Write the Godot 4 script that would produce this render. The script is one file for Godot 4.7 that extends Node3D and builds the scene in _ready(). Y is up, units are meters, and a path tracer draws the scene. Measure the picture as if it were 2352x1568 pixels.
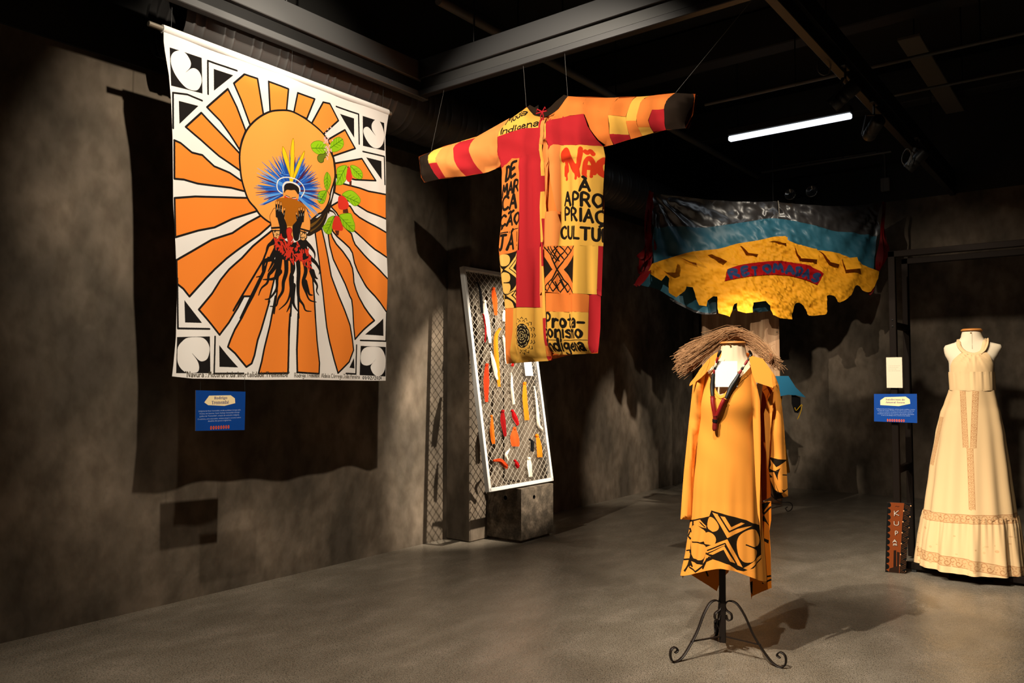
extends Node3D

var M := {}
var rng := RandomNumberGenerator.new()

# ---------------------------------------------------------------- small helpers
func V(a: Array) -> PackedVector2Array:   # millimetres to points in metres
	var o := PackedVector2Array()
	for i in range(0, a.size(), 2):
		o.append(Vector2(a[i], a[i + 1]) * 0.001)
	return o

func S(p: PackedVector2Array, closed := true, n := 4) -> PackedVector2Array:   # smooth curve through the points
	var o := PackedVector2Array()
	var k := p.size()
	for i in (k if closed else k - 1):
		var a := p[(i - 1 + k) % k] if closed else p[maxi(i - 1, 0)]
		var b := p[i]
		var c := p[(i + 1) % k]
		var d := p[(i + 2) % k] if closed else p[mini(i + 2, k - 1)]
		for j in n:
			o.append(b.cubic_interpolate(c, a, d, float(j) / n))
	if not closed:
		o.append(p[k - 1])
	return o

func lin(r: float, g: float, b: float) -> Color:
	return Color(r, g, b)

func mat(c: Color, rough := 0.8, metal := 0.0) -> StandardMaterial3D:
	var m := StandardMaterial3D.new()
	m.albedo_color = c
	m.roughness = rough
	m.metallic = metal
	m.cull_mode = BaseMaterial3D.CULL_DISABLED
	return m

func noise_tex(freq: float, size: int, ramp: Array, sd: int, normal := false, oct := 5) -> NoiseTexture2D:
	var t := NoiseTexture2D.new()
	t.width = size
	t.height = size
	t.seamless = true
	var n := FastNoiseLite.new()
	n.noise_type = FastNoiseLite.TYPE_SIMPLEX_SMOOTH
	n.frequency = freq
	n.seed = sd
	n.fractal_octaves = oct
	t.noise = n
	if normal:
		t.as_normal_map = true
		t.bump_strength = 6.0
	elif ramp.size():
		var g := Gradient.new()
		g.offsets = PackedFloat32Array(ramp[0])
		g.colors = PackedColorArray(ramp[1])
		t.color_ramp = g
	return t

func cloth(c: Color, rough := 0.9) -> StandardMaterial3D:
	var m := mat(c, rough)
	m.metallic_specular = 0.25
	m.normal_enabled = true
	m.normal_texture = M.weave
	m.normal_scale = 0.12
	m.uv1_triplanar = true
	m.uv1_scale = Vector3.ONE * 14.0
	m.backlight_enabled = false
	return m

func printed(t: Texture2D, rough := 0.9) -> StandardMaterial3D:
	var m := mat(Color.WHITE, rough)
	m.metallic_specular = 0.25
	m.albedo_texture = t
	m.texture_repeat = false
	return m

var used := {}
func numbered(called: String) -> String:
	var n: int = used.get(called, 0)
	used[called] = n + 1
	return called if n == 0 else "%s_%03d" % [called, n]

func tag(o: Node, label: String, category: String, group := "") -> void:
	o.set_meta("label", label)
	o.set_meta("category", category)
	if group:
		o.set_meta("group", group)

func thing(called: String, label: String, category: String, at: Vector3, turn_deg := 0.0, group := "") -> Node3D:
	var o := Node3D.new()
	o.name = numbered(called)
	o.position = at
	o.rotation.y = deg_to_rad(turn_deg)
	add_child(o)
	tag(o, label, category, group)
	return o

func put(called: String, mesh: Mesh, m: Material, parent: Node, label := "", kind := "") -> MeshInstance3D:
	var o := MeshInstance3D.new()
	o.name = numbered(called) if parent == self else called
	o.mesh = mesh
	o.material_override = m
	parent.add_child(o, true)
	if label:
		o.set_meta("label", label)
	if kind:
		o.set_meta("kind", kind)
	return o

func structure(called: String, mesh: Mesh, m: Material, parent: Node = self) -> MeshInstance3D:
	var o := put(called, mesh, m, parent)
	o.set_meta("kind", "structure")
	return o

# ---------------------------------------------------------------- mesh builders
class MB:
	var v := PackedVector3Array()
	var n := PackedVector3Array()
	var uv := PackedVector2Array()
	func tri(a: Vector3, b: Vector3, c: Vector3) -> void:
		var m := (c - a).cross(b - a).normalized()
		v.append_array([a, b, c])
		n.append_array([m, m, m])
		uv.append_array([Vector2.ZERO, Vector2.ZERO, Vector2.ZERO])
	func quad(a: Vector3, b: Vector3, c: Vector3, d: Vector3) -> void:   # clockwise seen from the front
		tri(a, b, c)
		tri(a, c, d)
	func out(a: Vector3, b: Vector3, c: Vector3, from: Vector3) -> void:   # a triangle that faces away from a point
		if (c - a).cross(b - a).dot((a + b + c) / 3.0 - from) < 0.0: tri(a, c, b)
		else: tri(a, b, c)
	func out4(a: Vector3, b: Vector3, c: Vector3, d: Vector3, from: Vector3) -> void:
		out(a, b, c, from)
		out(a, c, d, from)
	func done() -> ArrayMesh:
		var a := []
		a.resize(Mesh.ARRAY_MAX)
		a[Mesh.ARRAY_VERTEX] = v
		a[Mesh.ARRAY_NORMAL] = n
		a[Mesh.ARRAY_TEX_UV] = uv
		var m := ArrayMesh.new()
		m.add_surface_from_arrays(Mesh.PRIMITIVE_TRIANGLES, a)
		return m
	func box(s: Vector3, t := Transform3D.IDENTITY, bev := 0.0) -> void:   # box with chamfered edges
		var h := s * 0.5
		var e := minf(bev, minf(h.x, minf(h.y, h.z)) * 0.5)
		if e <= 0.0:
			var p := []
			for i in 8:
				p.append(t * Vector3(h.x if i & 1 else -h.x, h.y if i & 2 else -h.y, h.z if i & 4 else -h.z))
			quad(p[6], p[7], p[5], p[4]); quad(p[3], p[2], p[0], p[1])
			quad(p[7], p[3], p[1], p[5]); quad(p[2], p[6], p[4], p[0])
			quad(p[2], p[3], p[7], p[6]); quad(p[4], p[5], p[1], p[0])
			return
		var hull := []
		for ax in 3:
			for sg in [-1.0, 1.0]:
				var u := (ax + 1) % 3
				var w := (ax + 2) % 3
				var f := []
				for k in [[-1, -1], [1, -1], [1, 1], [-1, 1]]:
					var q := Vector3.ZERO
					q[ax] = sg * h[ax]
					q[u] = k[0] * (h[u] - e)
					q[w] = k[1] * (h[w] - e)
					f.append(t * q)
				out4(f[0], f[1], f[2], f[3], t.origin)
		for ax in 3:
			var u := (ax + 1) % 3
			var w := (ax + 2) % 3
			for k in [[-1.0, -1.0], [1.0, -1.0], [1.0, 1.0], [-1.0, 1.0]]:
				var a := Vector3.ZERO; var b := Vector3.ZERO
				a[u] = k[0] * h[u]; a[w] = k[1] * (h[w] - e)
				b[u] = k[0] * (h[u] - e); b[w] = k[1] * h[w]
				var a2 := a; var b2 := b
				a[ax] = -h[ax] + e; b[ax] = -h[ax] + e; a2[ax] = h[ax] - e; b2[ax] = h[ax] - e
				out4(t * a, t * b, t * b2, t * a2, t.origin)
		for i in 8:
			var sg := Vector3(1 if i & 1 else -1, 1 if i & 2 else -1, 1 if i & 4 else -1)
			var a := sg * Vector3(h.x, h.y - e, h.z - e)
			var b := sg * Vector3(h.x - e, h.y, h.z - e)
			var c := sg * Vector3(h.x - e, h.y - e, h.z)
			out(t * a, t * b, t * c, t.origin)
	func bar(a: Vector3, b: Vector3, w: float, d: float, side := Vector3.UP, bev := 0.0) -> void:   # rectangular bar from a to b
		var z := (b - a).normalized()
		var x := side.cross(z)
		if x.length() < 0.01: x = Vector3.RIGHT.cross(z)
		x = x.normalized()
		box(Vector3(w, d, a.distance_to(b)), Transform3D(Basis(x, z.cross(x), z), (a + b) * 0.5), bev)
	func grid(rows: Array, close_u := false, uvs: Array = []) -> void:   # rows of PackedVector3Array, smooth normals
		var nr := rows.size()
		var nc: int = rows[0].size()
		var nn := []
		for i in nr:
			var line := PackedVector3Array()
			for j in nc:
				var l := j - 1; var r := j + 1
				if close_u:
					l = (j - 1 + nc) % nc; r = (j + 1) % nc
				else:
					l = maxi(l, 0); r = mini(r, nc - 1)
				var du: Vector3 = rows[i][r] - rows[i][l]
				var dv: Vector3 = rows[mini(i + 1, nr - 1)][j] - rows[maxi(i - 1, 0)][j]
				var m := dv.cross(du)
				line.append(m.normalized() if m.length() > 1e-12 else Vector3.UP)
			nn.append(line)
		for i in nr - 1:
			for j in (nc if close_u else nc - 1):
				var k := (j + 1) % nc
				v.append_array([rows[i][j], rows[i][k], rows[i + 1][k], rows[i][j], rows[i + 1][k], rows[i + 1][j]])
				n.append_array([nn[i][j], nn[i][k], nn[i + 1][k], nn[i][j], nn[i + 1][k], nn[i + 1][j]])
				if uvs.size():
					uv.append_array([uvs[i][j], uvs[i][k], uvs[i + 1][k], uvs[i][j], uvs[i + 1][k], uvs[i + 1][j]])
				else:
					for q in 6: uv.append(Vector2.ZERO)
	func tube(path: PackedVector3Array, r: Array, sides := 8, flat := 1.0, cap := true) -> void:   # r: one radius per point, or one for all
		var k := path.size()
		var rows := []
		var up := Vector3.UP
		var t0 := (path[1] - path[0]).normalized()
		if absf(t0.dot(up)) > 0.95: up = Vector3.RIGHT
		for i in k:
			var t := (path[mini(i + 1, k - 1)] - path[maxi(i - 1, 0)]).normalized()
			var x := up.cross(t).normalized()
			var y := t.cross(x)
			up = y
			var rad: float = r[mini(i, r.size() - 1)]
			var line := PackedVector3Array()
			for j in sides:
				var a := -TAU * j / sides
				line.append(path[i] + x * cos(a) * rad + y * sin(a) * rad * flat)
			rows.append(line)
		grid(rows, true)
		if cap:
			for e in [0, k - 1]:
				for j in sides:
					var p: Vector3 = rows[e][j]
					var q: Vector3 = rows[e][(j + 1) % sides]
					if e == 0: tri(path[e], q, p)
					else: tri(path[e], p, q)
	func lathe(prof: PackedVector2Array, t := Transform3D.IDENTITY, sides := 24) -> void:   # x radius, y height
		var rows := []
		for p in prof:
			var line := PackedVector3Array()
			for j in sides:
				var a := TAU * j / sides
				line.append(t * Vector3(p.x * cos(a), p.y, p.x * sin(a)))
			rows.append(line)
		grid(rows, true)

func P3(a: PackedVector2Array, z := 0.0) -> PackedVector3Array:
	var o := PackedVector3Array()
	for p in a: o.append(Vector3(p.x, p.y, z))
	return o

func boxm(s: Vector3, at := Vector3.ZERO, bev := 0.0) -> ArrayMesh:
	var b := MB.new()
	b.box(s, Transform3D(Basis.IDENTITY, at), bev)
	return b.done()

func barm(a: Vector3, b: Vector3, w: float, d: float, side := Vector3.UP, bev := 0.0) -> ArrayMesh:
	var k := MB.new()
	k.bar(a, b, w, d, side, bev)
	return k.done()

func tubem(path: PackedVector3Array, r: Array, sides := 8, flat := 1.0) -> ArrayMesh:
	var k := MB.new()
	k.tube(path, r, sides, flat)
	return k.done()

# A piece of cloth: a flat outline cut into cells, each point lifted by zf(x, y); smooth, with UVs over uvr.
func piece(poly: PackedVector2Array, zf: Callable, cell := 0.04, uvr := Rect2(0, 0, 1, 1)) -> ArrayMesh:
	var b := MB.new()
	var lo := poly[0]
	var hi := poly[0]
	for p in poly:
		lo = lo.min(p); hi = hi.max(p)
	var nx := maxi(1, ceili((hi.x - lo.x) / cell))
	var ny := maxi(1, ceili((hi.y - lo.y) / cell))
	var c := Vector2((hi.x - lo.x) / nx, (hi.y - lo.y) / ny)
	var seen := {}
	for i in nx:
		for j in ny:
			var a := lo + c * Vector2(i, j)
			var sq := PackedVector2Array([a, a + Vector2(c.x, 0), a + c, a + Vector2(0, c.y)])
			for q in Geometry2D.intersect_polygons(poly, sq):
				if q.size() < 3: continue
				var tr := Geometry2D.triangulate_polygon(q)
				for k in range(0, tr.size(), 3):
					var p := [q[tr[k]], q[tr[k + 1]], q[tr[k + 2]]]
					if (p[1] - p[0]).cross(p[2] - p[0]) > 0.0:
						p = [p[0], p[2], p[1]]
					for w in p:
						var key := Vector2i(roundi(w.x * 20000), roundi(w.y * 20000))
						if not seen.has(key):
							var z: float = zf.call(w.x, w.y)
							var e := 0.003
							var dx: float = zf.call(w.x + e, w.y) - zf.call(w.x - e, w.y)
							var dy: float = zf.call(w.x, w.y + e) - zf.call(w.x, w.y - e)
							seen[key] = [Vector3(w.x, w.y, z), Vector3(-dx, -dy, 2 * e).normalized()]
						b.v.append(seen[key][0])
						b.n.append(seen[key][1])
						b.uv.append(Vector2((w.x - uvr.position.x) / uvr.size.x, 1.0 - (w.y - uvr.position.y) / uvr.size.y))
	return b.done()

func edge_distance(p: Vector2, outline: PackedVector2Array) -> float:   # positive inside
	var d := 1e9
	var k := outline.size()
	for i in k:
		d = minf(d, Geometry2D.get_closest_point_to_segment(p, outline[i], outline[(i + 1) % k]).distance_squared_to(p))
	d = sqrt(d)
	return d if Geometry2D.is_point_in_polygon(p, outline) else -d * 0.2

# ---------------------------------------------------------------- painting of flat print
class Paint:
	var im: Image
	var r: Rect2
	var s: float
	var w: int
	var h: int
	func _init(rect: Rect2, per_metre: float, bg: Color) -> void:
		r = rect
		w = mini(int(r.size.x * per_metre), 2046) * 2
		h = mini(int(r.size.y * per_metre), 2046) * 2
		s = minf(w / r.size.x, h / r.size.y)
		im = Image.create(w, h, false, Image.FORMAT_RGB8)
		im.fill(bg)
	func polys(list: Array, c: Color) -> void:
		var rows := {}
		var sx := w / r.size.x
		var sy := h / r.size.y
		for p in list:
			var k: int = p.size()
			for i in k:
				var a := Vector2((p[i].x - r.position.x) * sx, (r.end.y - p[i].y) * sy)
				var b := Vector2((p[(i + 1) % k].x - r.position.x) * sx, (r.end.y - p[(i + 1) % k].y) * sy)
				if a.y > b.y:
					var t := a
					a = b
					b = t
				var y0 := maxi(ceili(a.y - 0.5), 0)
				var y1 := mini(ceili(b.y - 0.5), h)
				if y0 >= y1: continue
				var m := (b.x - a.x) / (b.y - a.y)
				var x := a.x + (y0 + 0.5 - a.y) * m
				for y in range(y0, y1):
					if not rows.has(y): rows[y] = [x]
					else: rows[y].append(x)
					x += m
		for y in rows:
			var xs: Array = rows[y]
			xs.sort()
			for i in range(0, xs.size() - 1, 2):
				var x0 := clampi(roundi(xs[i]), 0, w)
				var x1 := clampi(roundi(xs[i + 1]), 0, w)
				if x1 > x0: im.fill_rect(Rect2i(x0, y, x1 - x0, 1), c)
	func poly(p: PackedVector2Array, c: Color) -> void:
		polys([p], c)
	func disc(at: Vector2, rad: float, c: Color, ry := 0.0) -> void:
		var q := PackedVector2Array()
		for i in 14:
			q.append(at + Vector2(cos(TAU * i / 14) * rad, sin(TAU * i / 14) * (ry if ry > 0 else rad)))
		poly(q, c)
	func line(p: PackedVector2Array, wd: float, c: Color, closed := false, w1 := -1.0) -> void:
		var k := p.size()
		var e := wd if w1 < 0 else w1
		for i in (k if closed else k - 1):
			var a := p[i]
			var b := p[(i + 1) % k]
			var wa := lerpf(wd, e, float(i) / maxi(k - 1, 1)) * 0.5
			var wb := lerpf(wd, e, float(i + 1) / maxi(k - 1, 1)) * 0.5
			var t := (b - a).normalized().orthogonal()
			poly(PackedVector2Array([a + t * wa, b + t * wb, b - t * wb, a - t * wa]), c)
			disc(a, wa, c)
			if i == k - 2: disc(b, wb, c)
	func shape(p: PackedVector2Array, fill: Color, wd: float, edge: Color) -> void:
		poly(p, fill)
		line(p, wd, edge, true)
	func tex() -> ImageTexture:
		im.resize(w / 2, h / 2, Image.INTERPOLATE_BILINEAR)
		return ImageTexture.create_from_image(im)

# Brush letters: strokes in a box 100 high
const BRUSH := {
	"A": "0,0 32,100 62,0|14,36 50,36", "C": "58,86 36,100 8,80 2,45 14,8 40,0 60,14", "D": "4,0 4,100|4,100 40,92 58,55 42,8 4,0", "E": "54,100 4,98 4,0 56,2|4,52 44,54",
	"I": "10,0 10,100", "J": "0,100 60,100|36,100 36,20 22,0 2,12", "L": "6,100 4,2 52,2", "M": "0,0 12,100 36,40 60,100 74,0", "N": "0,0 8,100 52,4 62,100", "O": "30,0 2,40 8,84 32,100 58,80 60,30 30,0",
	"P": "4,0 4,100 44,92 50,66 34,48 4,46", "R": "4,0 4,100 44,92 48,68 34,50 4,48|26,50 58,0", "T": "0,98 66,100|33,100 30,0", "U": "4,100 4,24 26,0 50,16 54,100", "K": "4,0 4,100|50,100 6,48 54,0",
	"S": "54,84 32,100 8,84 14,60 44,46 52,20 28,0 2,14", "!": "8,100 6,34|6,6 6,2", "-": "4,34 36,34", ":": "6,50 6,46|6,8 6,4", "/": "0,0 28,100", "\"": "2,100 4,78|16,100 18,78", " ": "20,0 20,0",
	"a": "6,50 28,60 44,46 44,2|44,30 18,32 4,14 20,0 44,12", "b": "4,100 4,2|4,40 28,58 46,34 30,2 4,8", "c": "40,50 20,60 2,30 20,0 42,10", "d": "44,100 44,0|44,40 22,58 2,30 20,0 44,14", "e": "4,32 42,34 28,58 8,48 4,18 24,0 44,10",
	"g": "42,56 20,60 4,36 22,16 42,30|42,56 44,-24 20,-34 2,-22", "i": "8,58 8,0|10,82 12,90", "l": "8,100 8,0", "m": "2,0 6,58 6,44 26,58 32,0|32,44 52,58 60,0", "n": "2,0 6,58 6,42 28,58 42,40 42,0", "o": "22,0 2,24 10,54 28,58 44,36 38,8 22,0",
	"r": "4,0 6,58|6,36 22,58 36,50", "s": "36,50 18,58 4,44 32,24 26,2 2,8", "t": "16,90 14,8 32,0|0,56 32,60", "u": "4,58 6,10 24,0 40,16|40,58 42,0", "v": "2,58 20,0 40,58", "0": "22,0 2,50 22,100 42,50 22,0", "1": "4,80 18,100 18,0", "2": "4,80 22,100 40,76 4,0 44,0", "4": "30,0 30,100 2,34 44,34",
}
func hand(pt: Paint, text: String, a: Vector2, b: Vector2, up: Vector2, wd: float, c: Color, gap := 20.0) -> void:
	var total := 0.0
	var laid := []
	for ch in text:
		var acc := ""
		var base := ch
		if "ÇçÃãÁáÀàÍíÉéÓó".contains(ch):
			base = {"Ç": "C", "ç": "c", "Ã": "A", "ã": "a", "Á": "A", "á": "a", "À": "A", "à": "a", "Í": "I", "í": "i", "É": "E", "é": "e", "Ó": "O", "ó": "o"}[ch]
			acc = "c" if "Çç".contains(ch) else "t" if "Ãã".contains(ch) else "g" if "Àà".contains(ch) else "a"
		var wide := 0.0
		var strokes := []
		for st in (BRUSH[base] as String).split("|"):
			var q := PackedVector2Array()
			for xy in st.split(" "):
				var f := xy.split_floats(",")
				wide = maxf(wide, f[0])
				q.append(Vector2(f[0] + total, f[1]))
			strokes.append(q)
		var top := 112.0 if base == base.to_upper() else 76.0
		if acc == "c": strokes.append(PackedVector2Array([Vector2(total + wide * 0.5, -2), Vector2(total + wide * 0.6, -18), Vector2(total + wide * 0.4, -28)]))
		if acc == "t": strokes.append(PackedVector2Array([Vector2(total + 6, top + 2), Vector2(total + wide * 0.4, top + 14), Vector2(total + wide * 0.65, top + 4), Vector2(total + wide, top + 16)]))
		if acc == "a": strokes.append(PackedVector2Array([Vector2(total + wide * 0.45, top), Vector2(total + wide * 0.7, top + 18)]))
		if acc == "g": strokes.append(PackedVector2Array([Vector2(total + wide * 0.6, top), Vector2(total + wide * 0.35, top + 16)]))
		laid.append_array(strokes)
		total += wide + gap
	total -= gap
	for q in laid:
		var o := PackedVector2Array()
		for p in q: o.append(a + (b - a) * (p.x / total) + up * (p.y / 100.0))
		pt.line(S(o, false, 4) if o.size() > 3 else o, wd, c)

func type(pt: Paint, text: String, at: Vector2, width: float, height: float, c: Color, face := "Droid Sans", bold := false) -> void:   # set type, centred on at
	var tm := TextMesh.new()
	var f := SystemFont.new()
	f.font_names = PackedStringArray([face])
	f.font_weight = 700 if bold else 400
	tm.font = f
	tm.text = text
	tm.font_size = 64
	tm.pixel_size = 0.01
	tm.depth = 0.0
	tm.curve_step = 4.0
	var a := tm.get_mesh_arrays()
	var v: PackedVector3Array = a[Mesh.ARRAY_VERTEX]
	if v.is_empty(): return
	var ix: PackedInt32Array = a[Mesh.ARRAY_INDEX] if a[Mesh.ARRAY_INDEX] != null else PackedInt32Array(range(v.size()))
	var lo := v[0]
	var hi := v[0]
	for p in v:
		lo = lo.min(p); hi = hi.max(p)
	var mid := (lo + hi) * 0.5
	var k := Vector2(width / (hi.x - lo.x), height / (hi.y - lo.y))
	for i in range(0, ix.size(), 3):
		var t := PackedVector2Array()
		for j in 3:
			var p := v[ix[i + j]] - mid
			t.append(at + Vector2(p.x, p.y) * k)
		pt.poly(t, c)

# ---------------------------------------------------------------- lamps
func spot_lamp(called: String, label: String, at: Vector3, aim: Vector3, energy: float, angle: float, blend: float, hang: float, warm := Color(1, 0.945, 0.86), size := 0.03) -> Node3D:
	# a track spotlight: adapter on the rail, stem, yoke, ribbed can, glowing lens and its light just in front of the lens
	var d := (aim - at).normalized()
	var t := thing(called, label, "spotlight", at, 0.0)
	var x := Vector3.UP.cross(-d).normalized()
	var b := Basis(x, (-d).cross(x), -d)   # z points back along the can
	var k := MB.new()
	var tr := Transform3D(b * Basis(Vector3.RIGHT, PI / 2), Vector3.ZERO)
	k.lathe(PackedVector2Array([Vector2(0.0, 0.0), Vector2(0.04, 0.0), Vector2(0.05, -0.02), Vector2(0.05, 0.03), Vector2(0.047, 0.035), Vector2(0.047, 0.05), Vector2(0.05, 0.055), Vector2(0.05, 0.07), Vector2(0.047, 0.075), Vector2(0.047, 0.09), Vector2(0.05, 0.095), Vector2(0.05, 0.17), Vector2(0.035, 0.19), Vector2(0.0, 0.19)]), tr)
	put("can", k.done(), M.black_metal, t)
	var y := MB.new()
	y.bar(x * 0.058 - d * 0.0, x * 0.058 + d * -0.09 + Vector3.UP * 0.09, 0.006, 0.02)
	y.bar(x * -0.058, x * -0.058 + d * -0.09 + Vector3.UP * 0.09, 0.006, 0.02)
	y.bar(x * 0.06 + d * -0.09 + Vector3.UP * 0.09, x * -0.06 + d * -0.09 + Vector3.UP * 0.09, 0.02, 0.006)
	put("yoke", y.done(), M.black_metal, t)
	put("stem", tubem(PackedVector3Array([d * -0.09 + Vector3.UP * 0.09, d * -0.09 + Vector3.UP * hang]), [0.008]), M.black_metal, t)
	put("adapter", boxm(Vector3(0.04, 0.05, 0.12), d * -0.09 + Vector3.UP * (hang + 0.02), 0.006), M.black_metal, t)
	var l := MB.new()
	l.lathe(PackedVector2Array([Vector2(0.0, -0.004), Vector2(0.036, -0.003), Vector2(0.038, 0.0)]), tr)
	put("lens", l.done(), M.lens, t)
	if energy > 0.0:
		var s := SpotLight3D.new()
		s.name = "beam"
		t.add_child(s)
		s.position = d * 0.02
		s.basis = b
		s.light_color = warm
		s.light_energy = energy
		s.spot_angle = angle
		s.spot_angle_attenuation = blend
		s.spot_range = 20.0
		s.spot_attenuation = 2.0
		s.light_size = size
		s.shadow_enabled = true
	return t

func _ready() -> void:
	rng.seed = 7
	# ---- camera
	var cam := Camera3D.new()
	cam.name = "camera"
	cam.position = Vector3(0, 1.35, 0)
	cam.rotation_order = EULER_ORDER_YXZ
	cam.rotation_degrees = Vector3(2.711, 37.689, 0)
	cam.fov = 46.7014
	cam.near = 0.05
	cam.far = 60.0
	add_child(cam)
	cam.current = true
	# ---- surroundings: an inner room without windows
	var we := WorldEnvironment.new()
	we.name = "surroundings"
	var en := Environment.new()
	en.background_mode = Environment.BG_COLOR
	en.background_color = Color(0, 0, 0)
	en.tonemap_mode = Environment.TONE_MAPPER_LINEAR
	en.tonemap_exposure = 1.0
	en.sdfgi_enabled = true
	en.ssao_enabled = true
	en.ssil_enabled = true
	we.environment = en
	add_child(we)
	materials()
	lamps()
	room()
	ceiling_things()
	banner()
	patchwork()
	mesh_panel()
	flag()
	orange_figure()
	back_group()
	dress_group()

func lamps() -> void:
	spot_lamp("track_spotlight", "black track spotlight above the camera side that lights the sun banner", Vector3(-1.7, 4.3, -1.95), Vector3(-4.05, 2.5, -2.95), 15, 27, 0.7, 0.3)
	spot_lamp("track_spotlight", "black track spotlight above the left front that lights the patchwork tunic", Vector3(-3.7, 4.2, -0.7), Vector3(-2.9, 2.5, -4.1), 23, 21, 0.5, 0.3)
	spot_lamp("track_spotlight", "black track spotlight above the middle front that lights the orange outfit", Vector3(-2.1, 4.2, -0.9), Vector3(-1.55, 1.1, -3.75), 30, 17, 0.8, 0.3)
	spot_lamp("track_spotlight", "black track spotlight in front of the cross rail that lights the cream dress", Vector3(-1.6, 3.35, -3.15), Vector3(-0.8, 0.75, -6.5), 17, 25, 0.9, 1.15)
	spot_lamp("track_spotlight", "black track spotlight above the right front aimed under the rail at the plywood", Vector3(-0.7, 3.3, -2.6), Vector3(-3.35, 1.2, -8.5), 40, 8.5, 1.0, 1.2)
	spot_lamp("track_spotlight", "large black spotlight hanging from the right rail above the strip light", Vector3(-1.48, 3.19, -5.45), Vector3(-4.3, 1.15, -5.4), 40, 17, 0.5, 0.175)
	spot_lamp("track_spotlight", "black spotlight on the right rail at the right end of the strip light", Vector3(-1.46, 3.19, -6.3), Vector3(-2.8, 2.4, -8.2), 5.8, 27, 0.8, 0.175)
	spot_lamp("track_spotlight", "farthest black spotlight on the right rail with a pale cable loop", Vector3(-1.44, 3.215, -7.6), Vector3(-4.5, 0.55, -8.0), 12, 13, 0.8, 0.175)
	spot_lamp("track_spotlight", "black track spotlight above the left rail that lights the open floor", Vector3(-2.3, 4.3, -1.2), Vector3(-2.5, 0.0, -2.3), 16, 35, 1.0, 0.3)
	spot_lamp("track_spotlight", "black track spotlight above the camera side turned up to the duct and left rail", Vector3(-2.2, 4.2, -1.3), Vector3(-4.05, 3.75, -2.7), 9, 15, 0.9, 0.3)
	spot_lamp("track_spotlight", "small black spotlight above the camera side aimed under the left rail at the duct", Vector3(-1.9, 3.38, -1.3), Vector3(-4.1, 3.36, -2.8), 8, 6.5, 0.9, 1.1)
	spot_lamp("track_spotlight", "black track spotlight high above the middle that lights the floor round the iron stand", Vector3(-0.9, 4.3, -1.6), Vector3(-1.2, 0.0, -4.2), 12, 34, 1.0, 0.3)

func materials() -> void:
	M.weave = noise_tex(0.12, 256, [], 3, true, 3)
	M.black_metal = mat(Color(0.07, 0.068, 0.066), 0.45)
	M.steel = mat(Color(0.075, 0.05, 0.034), 0.75)
	M.steel.metallic_specular = 0.2
	M.rail = mat(Color(0.17, 0.17, 0.175), 0.42, 0.5)
	M.rail_pale = mat(Color(0.36, 0.36, 0.36), 0.42, 0.4)
	M.lens = mat(Color(0.9, 0.85, 0.7), 0.3)
	M.lens.emission_enabled = true
	M.lens.emission = Color(1, 0.82, 0.6)
	M.lens.emission_energy_multiplier = 0.5
	M.black_paint = mat(Color(0.13, 0.125, 0.115), 0.8)
	var c := mat(Color.WHITE, 0.85)
	c.albedo_texture = noise_tex(0.006, 1024, [[0.25, 0.42, 0.55, 0.7, 0.85], [Color(0.325, 0.29, 0.25), Color(0.37, 0.33, 0.283), Color(0.405, 0.36, 0.31), Color(0.445, 0.395, 0.34), Color(0.50, 0.445, 0.385)]], 11, false, 6)
	c.uv1_triplanar = true
	c.uv1_world_triplanar = true
	c.uv1_scale = Vector3(0.24, 0.15, 0.24)
	c.detail_enabled = true
	c.detail_blend_mode = BaseMaterial3D.BLEND_MODE_MUL
	c.detail_albedo = noise_tex(0.03, 1024, [[0.2, 0.45, 0.62, 0.8], [Color(0.86, 0.85, 0.84), Color(0.93, 0.93, 0.92), Color(0.98, 0.98, 0.98), Color(1, 1, 1)]], 12, false, 6)
	c.detail_uv_layer = BaseMaterial3D.DETAIL_UV_1
	c.normal_enabled = true
	c.normal_texture = noise_tex(0.06, 1024, [], 13, true, 5)
	c.normal_scale = 0.1
	c.metallic_specular = 0.3
	M.concrete = c
	var b: StandardMaterial3D = c.duplicate()
	b.uv1_world_triplanar = false
	b.uv1_scale = Vector3.ONE * 1.3
	M.block = b
	var f := mat(Color.WHITE, 0.4)
	f.albedo_texture = noise_tex(0.008, 1024, [[0.2, 0.4, 0.55, 0.7, 0.85], [Color(0.46, 0.425, 0.375), Color(0.475, 0.44, 0.39), Color(0.49, 0.455, 0.405), Color(0.505, 0.47, 0.42), Color(0.535, 0.495, 0.445)]], 21, false, 6)
	f.uv1_triplanar = true
	f.uv1_world_triplanar = true
	f.uv1_scale = Vector3(0.5, 0.35, 0.3)
	f.detail_enabled = true
	f.detail_blend_mode = BaseMaterial3D.BLEND_MODE_MUL
	f.detail_albedo = noise_tex(0.35, 1024, [[0.25, 0.36, 0.42, 0.8], [Color(0.42, 0.41, 0.4), Color(0.8, 0.8, 0.79), Color(0.96, 0.96, 0.96), Color(1, 1, 1)]], 22, false, 3)
	f.roughness_texture = noise_tex(0.012, 512, [[0.2, 0.8], [Color(0.75, 0.75, 0.75), Color(1, 1, 1)]], 23, false, 4)
	f.roughness_texture_channel = BaseMaterial3D.TEXTURE_CHANNEL_RED
	f.normal_enabled = true
	f.normal_texture = c.normal_texture
	f.normal_scale = 0.08
	M.floor = f
	M.ply = mat(Color.WHITE, 0.6)
	M.ply.albedo_texture = noise_tex(0.01, 512, [[0.2, 0.5, 0.8], [Color(0.66, 0.5, 0.36), Color(0.74, 0.58, 0.43), Color(0.8, 0.65, 0.5)]], 31, false, 5)
	M.ply.uv1_triplanar = true
	M.ply.uv1_scale = Vector3(3.0, 0.35, 3.0)
	M.white_paint = mat(Color(0.8, 0.79, 0.77), 0.5)
	M.wire = mat(Color(0.64, 0.6, 0.54), 0.5)
	M.thread = mat(Color(0.12, 0.12, 0.12), 0.5)

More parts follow.
